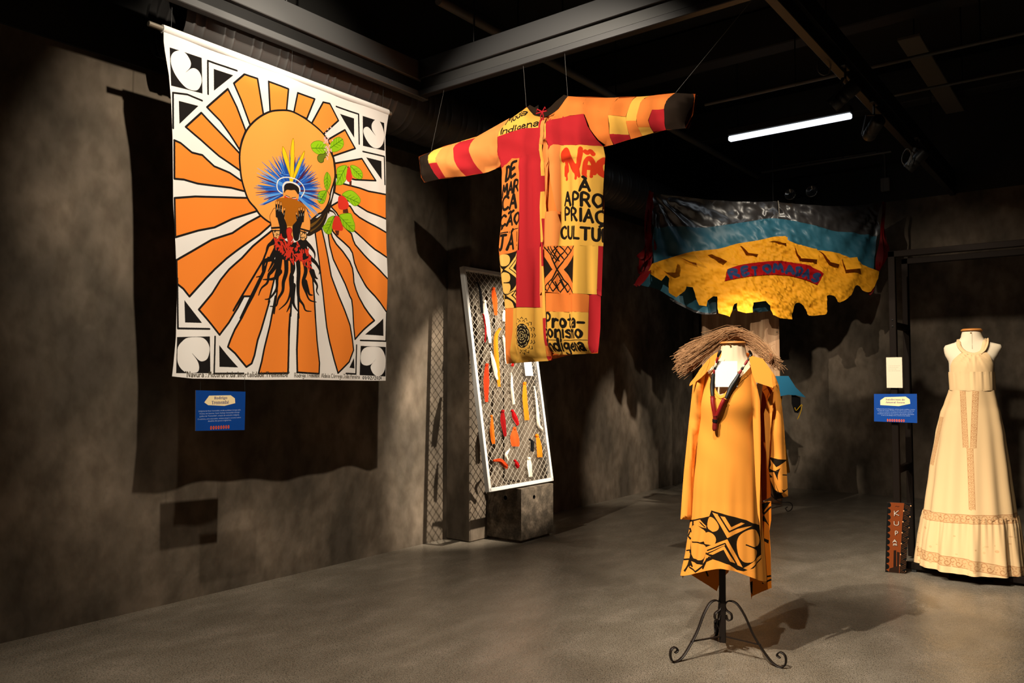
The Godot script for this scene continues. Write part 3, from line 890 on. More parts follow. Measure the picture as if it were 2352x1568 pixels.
	label_print(lb, corners, r2, S(V([49,227,184,227,211,209,214,181,145,167,44,174,20,190]), true, 1), [["Rodrigo", Vector2(0.121,0.211), 0.082, 0.02], ["Tremembé", Vector2(0.119,0.188), 0.107, 0.02]],
		["Indígena do Povo Tremembé, reside na Aldeia Córrego João", "Pereira, em Itarema, Ceará. Rodrigo Tremembé é Design", "gráfico da \"Tremembé\", criação de vestuário indígena.", "É estilista, arte educador, artista visual e encena sobre", "desafios dos povos originários."], Vector2(0.118,0.141), 0.268, 0.0142, Vector2(0.119,0.047), 0.125)
	for x in [0.03, 0.31]:
		put("suspension_wire", tubem(PackedVector3Array([Vector3(corners[0].x + x, corners[0].y - 0.01, 0.0), Vector3(corners[0].x + x, 0.33, -0.004)]), [0.001], 5), M.thread, lb)

# the printed face of an artist label: blue, a cream lozenge with the name, a text, a row of orange marks
func label_print(t: Node3D, corners: PackedVector2Array, rc: Rect2, lozenge: PackedVector2Array, names: Array, lines: Array, top: Vector2, wide: float, step: float, marks: Vector2, marks_wide: float) -> void:
	var p := Paint.new(rc, 2400.0, Color(0.05, 0.25, 0.56))
	p.poly(lozenge, Color(0.93, 0.85, 0.66))
	for n in names:
		type(p, n[0], n[1], n[2], n[3], Color(0.1, 0.14, 0.42), "Droid Serif", true)
	var longest := 0
	for l in lines: longest = maxi(longest, l.length())
	for i in lines.size():
		type(p, lines[i], top - Vector2(0, step * i), wide * lines[i].length() / longest, step * 0.72, Color(0.72, 0.75, 0.86))
	for i in 8:
		var c := marks + Vector2((i - 3.5) * marks_wide / 8.0, 0)
		p.disc(c, marks_wide * 0.045, Color(0.85, 0.33, 0.1), marks_wide * 0.085)
		p.disc(c, marks_wide * 0.014, Color(0.05, 0.25, 0.56), marks_wide * 0.03)
	put("printed_face", piece(corners, func(_x, _y): return 0.004, 0.2, rc), printed(p.tex(), 0.45), t)
	var k := MB.new()
	var q := P3(corners, 0.0035)
	var z := P3(corners, -0.001)
	k.quad(z[1], z[0], z[3], z[2])
	for i in 4:
		k.out4(q[i], q[(i + 1) % 4], z[(i + 1) % 4], z[i], (q[0] + q[2]) * 0.5)
	put("board", k.done(), mat(Color(0.5, 0.5, 0.6), 0.6), t)

# ---------------------------------------------------------------- the patchwork tunic hung from the cross rail
func patchwork() -> void:
	var t := thing("patchwork_tunic", "long patchwork tunic in orange, red and yellow hanging with spread sleeves from the rail", "tunic", Vector3(-2.85, 1.45, -4.1))
	var brown := Color(0.15, 0.11, 0.08)
	var orange := Color(0.9, 0.5, 0.22)
	var peach := Color(0.91, 0.56, 0.29)
	var amber := Color(0.92, 0.7, 0.3)
	var red := Color(0.7, 0.14, 0.17)
	var ink := Color(0.11, 0.085, 0.055)
	var body_l := V([-191,1679,-232,1661,-304,1640,-340,1627,-414,1613]) + V([-337,1636,-625,1565,-765,1554,-929,1552,-1026,1543,-1174,1520,-1148,1362,-1117,1322,-976,1324,-908,1324,-722,1305,-567,1301,-412,1320]) + V([-410,1345,-401,1292,-395,1002]) + V([-393,1032,-426,759,-402,556]) + V([-388,477,-371,362,-370,167,-363,-1,-144,11,-6,18,57,38]) + V([-80,1370,-57,1580,-132,1612,-167,1648])
	var whole := V([-191,1679,-340,1627]) + V([-625,1565,-929,1552,-1026,1543,-1174,1520,-1148,1362,-1117,1322,-976,1324,-722,1305,-567,1301,-412,1320]) + V([-410,1345,-401,1292,-395,1002]) + V([-393,1032,-426,759,-402,556]) + V([-388,477,-371,362,-370,167,-363,-1,-6,18,6,50,293,54,341,55,362,411]) + V([366,400,381,702,385,929]) + V([388,1131,398,1249,384,1314]) + V([411,1311]) + V([461,1312,651,1327,804,1332,926,1319,971,1387,989,1502,865,1536,693,1557,430,1605]) + V([129,1681,53,1608,-48,1581,-157,1636])
	var hemb := Vector2(-0.006,0.014).y
	var zf := func(x: float, y: float) -> float:
		var d := edge_distance(Vector2(x, y), whole)
		var low := clampf((1.25 - y) / 1.2, 0.0, 1.0)
		var z := 0.085 * (1.0 - exp(-maxf(d, 0.0) / 0.05))
		var fold := 0.024 * sin(x * 30.0 + 0.6 * sin(y * 2.3)) + 0.008 * sin(x * 57.0 + y * 3.0)
		z += fold * (0.35 + 0.65 * low) * clampf(d / 0.06, 0.0, 1.0)
		for q in [[-0.23, 0.018, 0.3], [-0.1, 0.012, -0.2], [0.12, 0.016, 0.25], [0.2, 0.02, 0.5], [0.3, 0.02, -0.15]]:   # long pleats
			z -= 0.016 * exp(-pow((x - q[0] - q[2] * (y - 0.8) * 0.12) / q[1], 2.0)) * clampf(d / 0.05, 0.0, 1.0) * smoothstep(1.5, 1.1, y)
		if y > 1.25: z += 0.008 * sin((x * 0.5 + y) * 34.0) * clampf(d / 0.05, 0.0, 1.0)
		if absf(x) < 0.3 and y < 1.4: z -= 0.03 * exp(-pow((x - 0.01) / 0.03, 2.0))
		return z
	# plain patches: [name, colour, outline]
	var pats := [
		["cuff", brown, V([-1174,1520,-1026,1543,-976,1324,-1117,1322,-1148,1362])],
		["sleeve_patch", amber, V([-1026,1543,-929,1552,-934,1426,-925,1419,-1001,1424])],
		["sleeve_patch", red, V([-1001,1424,-925,1419,-908,1324,-976,1324])],
		["sleeve_patch", peach, V([-929,1552,-765,1554,-782,1498,-764,1407,-722,1305,-908,1324,-925,1419,-934,1426])],
		["sleeve_patch", red, V([-765,1551,-625,1554,-623,1452,-600,1379,-567,1301,-722,1305,-764,1407,-782,1493])],
		["sleeve_patch", amber, V([-765,1560,-625,1566,-625,1554,-765,1551])],
		["sleeve_patch", peach, V([-625,1565,-337,1636,-347,1554,-368,1491,-400,1362,-412,1320,-523,1302,-567,1301,-600,1379,-623,1452])],
		["chest_patch", red, V([-366,1493,-214,1518,-58,1502,-64,1581,-46,1575,-38,1386,-35,1324,-155,1336,-199,1326,-262,1335,-298,1305,-364,1291,-401,1292,-410,1345,-380,1428])],
		["front_patch", red, V([-199,1326,-155,1336,-35,1324,-27,1182,-30,1080]) + V([-37,984,-31,762,-36,734,-190,724,-190,1005])],
		["front_patch", red, V([-213,727,-190,724,-38,734,-52,426]) + V([-49,454,-45,350,-210,359,-210,465])],
		["placket", peach, V([-46,1575,-6,1563,-18,1382,-39,1386])],
		["placket", amber, V([-39,1386,-21,1382,-7,1182,-27,1182])],
		["placket", red, V([-27,1182,-6,1180,-7,1082,-30,1080])],
		["placket", amber, V([-30,1080,-7,1082,5,951]) + V([-1,908,-23,909,-12,781,-14,759,-29,760,-37,984])],
		["placket", red, V([-23,909,-4,909,-8,735,-12,781])],
		["placket", red, V([-29,760,-14,759,-10,607,-25,608])],
		["placket", peach, V([-38,729,-28,733,-23,608,-19,424,-52,426]) + V([-19,452,-23,347,-45,350,-49,454])],
		["placket", amber, V([-25,608,-10,607,0,447]) + V([-1,451,5,280,-23,281])],
		["placket", red, V([-23,281,5,280,-6,106,-26,110])],
		["placket", orange, V([-26,110,-5,106,-6,41,-28,44])],
		["placket", red, V([-28,44,-6,41,-6,18,-30,14])],
		["hem_patch", orange, V([-371,362,-273,359,-278,211,-301,4,-363,-1,-370,167])],
		["shoulder_patch", orange, V([129,1681,280,1634,302,1507,189,1528,10,1521,0,1575,24,1590,63,1610])],
		["chest_patch", red, V([8,1522,75,1541,297,1510,318,1433,384,1314,338,1315,207,1337,77,1362,19,1339,8,1419])],
		["placket", amber, V([-6,1516,8,1522,8,1419,-6,1459])],
		["placket", peach, V([-9,1465,8,1419,19,1339,21,1305,-7,1217,-18,1312])],
		["sleeve_patch", orange, V([280,1634,500,1590,477,1462,459,1367,455,1311,411,1311,377,1344,333,1414,302,1507])],
		["sleeve_patch", orange, V([502,1580,612,1566,597,1514,584,1437,478,1462,476,1489])],
		["sleeve_patch", amber, V([620,1566,699,1555,671,1505,652,1398,583,1412,597,1514])],
		["sleeve_patch", orange, V([699,1555,865,1536,829,1431,750,1446,724,1389,724,1354,653,1365,655,1419,671,1505])],
		["sleeve_patch", red, V([750,1446,829,1431,804,1332,727,1335,726,1385])],
		["sleeve_patch", amber, V([476,1462,584,1435,575,1343,460,1362,474,1415])],
		["sleeve_patch", red, V([457,1364,575,1343,575,1323,460,1312])],
		["sleeve_patch", orange, V([581,1412,652,1398,651,1327,576,1321])],
		["sleeve_patch", amber, V([652,1365,724,1354,727,1331,652,1327])],
		["cuff", brown, V([865,1536,989,1502,972,1434,930,1347,926,1319,804,1332,829,1431])],
		["front_patch", peach, V([19,1339,77,1362,120,1355,116,937,-2,952,-7,1217,21,1305]) + V([116,859,102,723,-6,735,-5,909])],
		["front_patch", amber, V([232,710,360,705,348,410,225,418])],
		["side_patch", red, V([360,704,380,702,366,400,346,410])],
		["front_patch", orange, V([5,436,303,411,299,302,7,320])],
		["side_patch", red, V([303,411,362,411,357,207,341,55,295,54,300,304])],
	]
	var mats := {}
	for q in pats:
		var key: Color = q[1]
		if not mats.has(key): mats[key] = cloth(key)
		put(q[0], piece(q[2], zf, 0.035), mats[key], t)
	# printed and painted patches
	var paint := func(outline: PackedVector2Array, name: String, base: Color, draw: Callable) -> void:
		var lo := outline[0]
		var hi := outline[0]
		for p in outline:
			lo = lo.min(p); hi = hi.max(p)
		var rc := Rect2(lo, hi - lo)
		var pt := Paint.new(rc, 1100.0, base)
		draw.call(pt)
		put(name, piece(outline, zf, 0.035, rc), printed(pt.tex()), t)
	paint.call(V([-191,1679,-232,1661,-304,1640,-340,1627,-352,1540,-366,1493,-214,1518,-58,1502,-64,1581,-132,1612,-167,1648]), "lettered_patch", amber, func(p: Paint):
		hand(p, "Moda", Vector2(-0.334,1.578), Vector2(-0.173,1.608), Vector2(-0.006, 0.056), 0.0088, ink, 12)
		hand(p, "Indígena", Vector2(-0.349,1.505), Vector2(-0.066,1.516), Vector2(0.0, 0.046), 0.0084, ink, 14))
	paint.call(V([-201,1327,-262,1335,-298,1305,-365,1291]) + V([-381,1030,-395,860,-382,709,-199,725,-190,1005]), "lettered_patch", orange, func(p: Paint):
		hand(p, "DE", Vector2(-0.322,1.195), Vector2(-0.238,1.225), Vector2(0.015, 0.085), 0.0195, ink, 16)
		hand(p, "MAR", Vector2(-0.358,1.094), Vector2(-0.214,1.116), Vector2(0.01, 0.074), 0.016, ink, 12)
		hand(p, "CA", Vector2(-0.361,1.009), Vector2(-0.232,1.009), Vector2(0.012, 0.086), 0.019, ink, 18)
		hand(p, "ÇÃO", Vector2(-0.374,0.902), Vector2(-0.201,0.900), Vector2(0.01, 0.07), 0.0175, ink, 18)
		p.line(V([-386,855,-304,857]), 0.008, ink)
		p.line(V([-263,860,-235,870,-204,868]), 0.006, ink)
		p.line(V([-292,850,-290,861]), 0.005, ink)
		p.line(V([-276,852,-273,863]), 0.005, ink)
		hand(p, "JÁ", Vector2(-0.381,0.743), Vector2(-0.254,0.743), Vector2(0.012, 0.096), 0.0185, ink, 22)
		hand(p, "!", Vector2(-0.222,0.757), Vector2(-0.213,0.756), Vector2(-0.004, 0.09), 0.01, ink))
	var pattern := func(p: Paint) -> void:
		var y := amber.lightened(0.1)
		p.poly(S(V([-385,703,-350,712,-309,710,-288,686,-292,657,-313,637,-341,635,-371,650,-387,677])), y)
		for s in [[V([-332,613,-208,719,-208,690,-295,619,-208,561,-208,534]), 0], [V([-295,619,-208,686,-208,664,-258,618,-208,581,-208,564]), 0], [V([-422,674,-336,613,-402,552,-407,586,-369,616,-416,650]), 0], [V([-416,642,-374,616,-407,589]), 0], [V([-327,447,-206,523,-205,497,-286,441,-327,442]), 0], [V([-286,437,-205,493,-204,468,-245,439]), 0]]:
			p.shape(s[0], y, 0.005, ink)
		p.poly(S(V([-332,596,-299,584,-288,558,-299,533,-336,527,-299,522,-288,496,-299,464,-325,454,-360,475,-385,510,-385,551,-369,583])), y)
		p.line(V([-339,527,-299,524]), 0.006, ink)
		p.shape(V([-325,442,-269,469,-243,467,-282,443,-210,391,-210,364]), y, 0.005, ink)
		p.shape(V([-277,442,-243,464,-210,472,-243,442,-210,421,-210,397]), y, 0.005, ink)
		p.shape(V([-390,477,-325,442,-377,390,-381,418,-359,442,-388,460]), y, 0.005, ink)
		p.poly(S(V([-366,362,-359,399,-325,421,-286,405,-271,381,-275,357])), y)
	paint.call(V([-382,709,-208,725,-206,533,-203,436]) + V([-210,465,-210,359,-371,362,-381,425,-388,477]) + V([-402,556,-423,699,-426,759,-390,744]), "patterned_patch", ink, pattern)
	paint.call(V([-401,1292,-365,1291]) + V([-380,1030,-393,863,-390,744,-426,759,-393,1032]) + V([-395,1002,-398,1182]), "patterned_patch", ink, func(p: Paint):
		for k in 7:
			var a: Vector2 = Vector2(-0.395,1.225) + Vector2(0, -0.085 * k)
			p.poly(PackedVector2Array([a + Vector2(-0.03, 0.0), a + Vector2(0.05, 0.05), a + Vector2(0.05, 0.025), a + Vector2(-0.03, -0.03)]), amber.lightened(0.1))
			p.line(PackedVector2Array([a + Vector2(-0.03, -0.04), a + Vector2(0.05, 0.005)]), 0.01, amber.lightened(0.1)))
	paint.call(V([120,1355,207,1337,338,1315,384,1314,398,1249,388,1131,379,903]) + V([385,929,381,702,232,710,102,723,116,859]) + V([116,937]), "lettered_patch", amber, func(p: Paint):
		var dr := Color(0.83, 0.22, 0.1)
		p.line(S(V([145,1256,145,1302,164,1310,196,1248,238,1168,262,1241,265,1299]), false), 0.036, dr)
		p.line(V([164,1299,174,1178]), 0.027, dr)
		p.line(V([163,1207,160,1162]), 0.034, dr)
		p.line(V([233,1201,243,1149]), 0.034, dr)
		p.line(S(V([290,1146,298,1212,317,1241,342,1205,345,1147]), false), 0.027, dr)
		p.line(V([296,1186,342,1178]), 0.03, dr)
		p.line(S(V([294,1285,309,1273,322,1284,340,1263]), false), 0.024, dr)
		p.line(S(V([394,1227,371,1200,373,1155,393,1134]), false), 0.034, dr)
		for q in [Vector2(0.168,1.129), Vector2(0.235,1.126), Vector2(0.261,1.133), Vector2(0.295,1.127), Vector2(0.329,1.127)]:
			p.line(PackedVector2Array([q + Vector2(0, 0.05), q]), 0.006, dr, false, 0.02)
		hand(p, "À", Vector2(0.264,1.045), Vector2(0.318,1.041), Vector2(0.0, 0.066), 0.0165, ink)
		hand(p, "APRO", Vector2(0.146,0.973), Vector2(0.382,0.935), Vector2(0.003, 0.077), 0.0165, ink, 24)
		hand(p, "PRIAÇ", Vector2(0.147,0.881), Vector2(0.396,0.836), Vector2(0.0, 0.074), 0.0155, ink, 22)
		hand(p, "CULTUR", Vector2(0.119,0.771), Vector2(0.418,0.725), Vector2(0.0, 0.072), 0.0155, ink, 22))
	paint.call(V([-6,735,102,723,232,710,225,418,112,427,0,447]), "patterned_patch", orange, func(p: Paint):
		p.poly(V([-6,667,68,578,-2,529]), ink)
		p.poly(V([230,652,135,574,223,479]), ink)
		for s in [V([-4,725,54,669,95,577,137,633,228,707]), V([2,454,6,482,66,520,95,577,137,507,221,424])]:
			p.line(s, 0.0085, ink)
		for s in [V([24,724,96,630,113,663]), V([31,724,24,703]), V([50,722,108,628]), V([100,720,50,672]), V([109,723,167,661]), V([79,719,109,674,133,640]), V([171,716,113,663,83,617]), V([171,713,195,686]), V([96,700,71,646]), V([58,517,108,440]), V([96,546,23,446,2,465]), V([100,552,157,433,190,455]), V([125,512,70,442,28,498]), V([158,485,112,433]), V([83,501,99,461]), V([112,509,137,462])]:
			p.line(s, 0.0075, ink))
	paint.call(V([-273,359,-23,347,-26,156,-30,14,-301,4,-278,211]), "patterned_patch", amber.darkened(0.06), func(p: Paint):
		var c := Vector2(-0.165,0.174)
		p.disc(c, 0.052, ink, 0.078)
		for ring in [[0.009, 0.014, 5, 0.9], [0.018, 0.026, 6, 0.8], [0.029, 0.043, 7, 0.72], [0.042, 0.064, 9, 0.62]]:
			for k in ring[2]:
				var q := PackedVector2Array()
				for j in 3:
					var a: float = TAU * (k + (j - 1) * 0.32) / ring[2] + ring[0] * 60
					q.append(c + Vector2(cos(a) * ring[0], sin(a) * ring[1]) * (1.1 if j == 1 else 1.0))
				p.line(q, 0.0036, Color(0.85, 0.75, 0.5))
		for ring in [[0.062, 0.092, 14], [0.076, 0.108, 16]]:
			for k in ring[2]:
				var q := PackedVector2Array()
				for j in 3:
					var a: float = TAU * (k + (j - 1) * 0.28) / ring[2]
					q.append(c + Vector2(cos(a) * ring[0], sin(a) * ring[1]) * (1.1 if j == 1 else 1.0))
				p.line(q, 0.0036, ink))
	paint.call(V([7,320,299,302,295,54,7,49,-5,145]), "lettered_patch", amber, func(p: Paint):
		hand(p, "Prota-", Vector2(0.011,0.223), Vector2(0.279,0.210), Vector2(0.0, 0.086), 0.0155, ink, 22)
		hand(p, "gonismo", Vector2(-0.014,0.162), Vector2(0.272,0.148), Vector2(0.0, 0.08), 0.014, ink, 18)
		p.line(V([2,144,93,139]), 0.004, ink)
		p.line(V([128,138,294,134]), 0.004, ink)
		p.line(V([106,142,102,134]), 0.004, ink)
		p.line(V([114,145,110,135]), 0.004, ink)
		hand(p, "Indígena", Vector2(-0.002,0.076), Vector2(0.273,0.074), Vector2(0.0, 0.074), 0.0135, ink, 18))
	put("facing", piece(V([-232,1589,-57,1572,-6,1584,33,1557,127,1499]) + V([250,338,249,68,-10,28,-355,29]), func(x, y): return (zf.call(x, y) as float) - 0.022, 0.03), mats[orange], t)
	# collar, bow, inside of the far cuff, back panel
	var zc := func(x: float, y: float) -> float: return (zf.call(x, y) as float) + 0.004
	put("collar", piece(V([-190,1678,-167,1687,-122,1657,-98,1626,-48,1622,0,1642,39,1667,101,1695,129,1681,96,1643,53,1606,10,1587,-49,1579,-117,1602,-157,1636]), zc, 0.03), cloth(Color(0.14, 0.1, 0.06)), t)
	put("inner_collar", piece(V([-190,1678,-137,1697,-135,1662,-98,1626,-48,1622,0,1642,101,1695,77,1615,-48,1585,-157,1636]), func(_x, _y): return -0.05, 0.1), cloth(Color(0.1, 0.07, 0.045)), t)
	var bow := Vector2(0.002,1.580)
	var bm := MB.new()
	for s in [-1.0, 1.0]:
		bm.tube(PackedVector3Array([Vector3(bow.x, bow.y, 0.1), Vector3(bow.x + s * 0.03, bow.y + 0.018, 0.115), Vector3(bow.x + s * 0.042, bow.y - 0.005, 0.11), Vector3(bow.x, bow.y, 0.1)]), [0.005], 6)
		bm.tube(PackedVector3Array([Vector3(bow.x, bow.y, 0.1), Vector3(bow.x + s * 0.012, bow.y - 0.03, 0.105), Vector3(bow.x + s * 0.008, bow.y - 0.055, 0.1)]), [0.004], 6)
	put("bow", bm.done(), cloth(red), t)
	put("cuff_lining", piece(V([989,1502,996,1480,978,1417,940,1323,926,1319,925,1358,955,1438]), func(_x, _y): return -0.02, 0.1), cloth(Color(0.2, 0.03, 0.02)), t)
	var zb := func(x: float, y: float) -> float:
		var d := edge_distance(Vector2(x, y), whole)
		return -0.07 * (1.0 - exp(-maxf(d, 0.0) / 0.05)) + 0.006 * sin(x * 26.0)
	put("back_panel", piece(whole, zb, 0.06), cloth(Color(0.6, 0.25, 0.06)), t)
	for q in [[Vector2(-0.191,1.679), Vector2(0, 1.955)], [Vector2(0.134,1.674), Vector2(0, 1.955)], [Vector2(0.873,1.534), Vector2(1.36, 1.955)], [Vector2(-1.044,1.540), Vector2(-0.9, 1.955)]]:
		var a: Vector2 = q[0]
		var b: Vector2 = q[1]
		if b.x == 0: b.x = a.x - 0.01
		put("suspension_wire", tubem(PackedVector3Array([Vector3(a.x, a.y, 0.01), Vector3(b.x, b.y, 0.03)]), [0.0014], 5), M.conduit, t)

# ---------------------------------------------------------------- white mesh panel leaning on the wall, with cloth strips
func mesh_panel() -> void:
	var b := thing("concrete_block", "grey concrete block with round holes under the white mesh panel", "block", Vector3(-4.17, 0, -5.46))
	var cs := CSGBox3D.new()
	cs.name = "body"
	cs.size = Vector3(0.45, 0.42, 0.46)
	cs.position = Vector3(0, 0.235, 0)
	cs.material = M.block
	b.add_child(cs)
	for h in [Vector3(0.225, 0.36, 0.05), Vector3(0.06, 0.36, 0.23)]:
		var c := CSGCylinder3D.new()
		c.name = "hole"
		c.radius = 0.018
		c.height = 0.12
		c.sides = 20
		c.operation = CSGShape3D.OPERATION_SUBTRACTION
		c.position = h - cs.position
		c.rotation_degrees = Vector3(0, 0, 90) if h.x > 0.2 else Vector3(90, 0, 0)
		c.material = M.black_metal
		cs.add_child(c)
	put("plinth", boxm(Vector3(0.40, 0.04, 0.41), Vector3(0, 0.012, 0)), M.block, b)
	var t := thing("mesh_panel", "tall white framed wire mesh panel leaning against the concrete pillar", "panel", Vector3(-4.005, 0.455, -5.31))
	var Y := Vector3(-0.28, 1.81, 0).normalized()
	t.basis = Basis(Vector3(0, 0, -1), Y, Vector3(0, 0, -1).cross(Y))
	var w := 0.885
	var h := 1.84
	for s in [[Vector3(-w / 2 + 0.012, 0, 0), Vector3(-w / 2 + 0.012, h, 0)], [Vector3(w / 2 - 0.012, 0, 0), Vector3(w / 2 - 0.012, h, 0)], [Vector3(-w / 2, 0.014, 0), Vector3(w / 2, 0.014, 0)], [Vector3(-w / 2, h - 0.014, 0), Vector3(w / 2, h - 0.014, 0)]]:
		put("frame_bar", barm(s[0], s[1], 0.03, 0.045, Vector3(0, 0, 1), 0.003), M.white_paint, t)
	var k := MB.new()
	var x0 := -w / 2 + 0.02
	var x1 := w / 2 - 0.02
	var step := 0.062
	var m := 0.95
	for s in [-1.0, 1.0]:
		var c := -2.0
		while c < 3.2:   # the straight wires y = c + s * m * x, cut to the frame
			var ps := []
			for x in [x0, x1]:
				var y: float = c + s * m * x
				if y >= 0.03 and y <= h - 0.03: ps.append(Vector3(x, y, 0.002 * s))
			for y in [0.03, h - 0.03]:
				var x: float = (y - c) / (s * m)
				if x > x0 and x < x1: ps.append(Vector3(x, y, 0.002 * s))
			if ps.size() >= 2 and ps[0].distance_to(ps[1]) > 0.02:
				k.bar(ps[0], ps[1], 0.0032, 0.0045, Vector3(0, 0, 1))
			c += step
	put("wire_mesh", k.done(), M.wire, t, "", "stuff")
	# cloth strips, each knotted round a wire: [label, colour, width, path in panel coordinates]
	var wh := Color(0.85, 0.81, 0.73)
	var orr := Color(0.8, 0.28, 0.06)
	var yo := Color(0.86, 0.45, 0.07)
	var dr := Color(0.5, 0.03, 0.04)
	var bl := Color(0.05, 0.045, 0.05)
	var strips := [
		["long black braided strip at the top left of the white mesh panel", bl, 0.03, V([-298,1712,-273,1617,-278,1455])],
		["thin dark red cord below the black braid on the mesh panel", dr, 0.015, V([-268,1443,-267,1312,-286,1207])],
		["orange strip at the top middle of the mesh panel", orr, 0.07, V([-87,1679,-90,1567,-97,1448])],
		["long white strip beside the dark red cord on the mesh panel", wh, 0.065, V([-228,1556,-225,1378,-217,1205])],
		["small white strip next to the tunic near the top of the mesh panel", wh, 0.04, V([21,1495,8,1400])],
		["long yellow orange strip in the middle of the mesh panel", yo, 0.05, V([-68,1329,-133,1253,-158,1043,-169,836])],
		["white strip half hidden by the tunic hem on the mesh panel", wh, 0.05, V([-36,1265,-9,1176,-27,1032])],
		["curved white strip left of the long yellow orange strip", wh, 0.045, V([-227,1125,-199,1010,-175,896])],
		["red orange strip at the left frame of the mesh panel", Color(0.75, 0.17, 0.05), 0.07, V([-296,1017,-335,852,-356,713])],
		["white twisted cord below the tunic hem in the mesh panel centre", wh, 0.03, V([14,948,-1,818,4,686])],
		["yellow orange strip at the right of the mesh panel below the card", yo, 0.09, V([190,862,165,718,162,544])],
		["long thin white strip along the right frame of the mesh panel", wh, 0.035, V([322,831,325,647,321,498,376,449])],
		["narrow ochre strip near the left frame low on the mesh panel", Color(0.75, 0.36, 0.06), 0.045, V([-315,596,-329,466,-329,372])],
		["dark red strip low in the middle of the mesh panel", dr, 0.065, V([-160,630,-173,536,-165,423])],
		["short bright red strip beside the dark red one on the mesh panel", Color(0.62, 0.03, 0.05), 0.055, V([-33,629,-7,577,27,507])],
		["teardrop shaped orange pouch low on the mesh panel", Color(0.82, 0.3, 0.1), 0.12, V([-31,482,-41,404,-47,333])],
		["small black strip low on the right of the mesh panel", bl, 0.04, V([166,378,191,341,177,274])],
		["broad yellow orange strip by the lower right frame of the mesh panel", yo, 0.095, V([273,405,286,319,281,218])],
		["twisted rust strip at the lower left of the mesh panel", Color(0.68, 0.2, 0.04), 0.045, V([-347,239,-270,233,-223,199,-183,171])],
		["loose white loop above the rust strip on the mesh panel", wh, 0.03, V([-135,315,-189,273,-168,225])],
		["smallest red strip at the bottom of the mesh panel", Color(0.6, 0.02, 0.04), 0.045, V([-78,217,-38,156])],
		["broad white strip at the bottom right of the mesh panel", wh, 0.08, V([117,218,113,146,112,67])],
		["tiny red strip just under the tunic hem on the mesh panel", Color(0.65, 0.05, 0.04), 0.03, V([49,1043,47,1010])],
	]
	var mats := {}
	for s in strips:
		if not mats.has(s[1]): mats[s[1]] = cloth(s[1])
		var p := S(s[3], false, 5)
		var o := thing("cloth_strip", s[0], "cloth strip", t.transform * Vector3(p[0].x, p[0].y, 0.02), 0.0, "cloth strips tied to the white mesh panel")
		o.basis = t.basis
		var rows := []
		var kk := p.size()
		for i in kk:
			var f := float(i) / (kk - 1)
			var c := p[i] - p[0]
			var d := (p[mini(i + 1, kk - 1)] - p[maxi(i - 1, 0)]).normalized().orthogonal()
			var wd: float = s[2] * 0.5 * clampf(0.3 + f * 1.6, 0.3, 1.0) * (1.0 - 0.25 * f * f)
			var line := PackedVector3Array()
			for j in 7:
				var g := (j - 3) / 3.0
				line.append(Vector3(c.x + d.x * wd * g, c.y + d.y * wd * g, 0.006 + 0.012 * (1 - g * g) * sin(f * 2.6 + 0.5) + 0.006 * sin(g * 5.0 + f * 4.0 + s[2] * 80)))
			rows.append(line)
		var cm := MB.new()
		cm.grid(rows)
		put("strip", cm.done(), mats[s[1]], o)
		var km := MB.new()
		var pr := PackedVector2Array()
		var kr: float = clampf(s[2] * 0.28, 0.008, 0.018)
		for i in 7: pr.append(Vector2(sin(PI * i / 6.0) * kr, -cos(PI * i / 6.0) * kr * 0.8))
		km.lathe(pr, Transform3D(Basis(Vector3(0.3, 0, 1).normalized(), 0.6), Vector3(0, 0, 0.006)), 10)
		put("knot", km.done(), mats[s[1]], o)
	# printed card on the panel
	var ca := V([174,1052,384,1048,362,943,151,942])
	var cc := (ca[0] + ca[2]) * 0.5
	var card := thing("text_card", "small white text card on the mesh panel under the tunic hem", "card", t.transform * Vector3(cc.x, cc.y, 0.03))
	card.basis = t.basis
	text_card(card, Vector2(0.115, absf(ca[0].y - ca[2].y) + 0.03), Color(0.72, 0.71, 0.72), 7)

func text_card(o: Node3D, s: Vector2, c: Color, lines: int) -> void:
	var rc := Rect2(-s * 0.5, s)
	var p := Paint.new(rc, 2200.0, c)
	for i in lines:
		var y := s.y * (0.22 - 0.055 * i)
		var x := -s.x * 0.36
		while x < s.x * (0.32 - 0.1 * (i % 3)):
			var e := x + rng.randf_range(0.004, 0.011)
			p.line(PackedVector2Array([Vector2(x, y), Vector2(e, y)]), 0.0016, c.darkened(0.35))
			x = e + 0.004
	put("printed_face", piece(PackedVector2Array([rc.position, rc.position + Vector2(s.x, 0), rc.end, rc.position + Vector2(0, s.y)]), func(_x, _y): return 0.0012, 0.2, rc), printed(p.tex(), 0.6), o)
	put("board", boxm(Vector3(s.x, s.y, 0.002)), mat(c, 0.6), o)

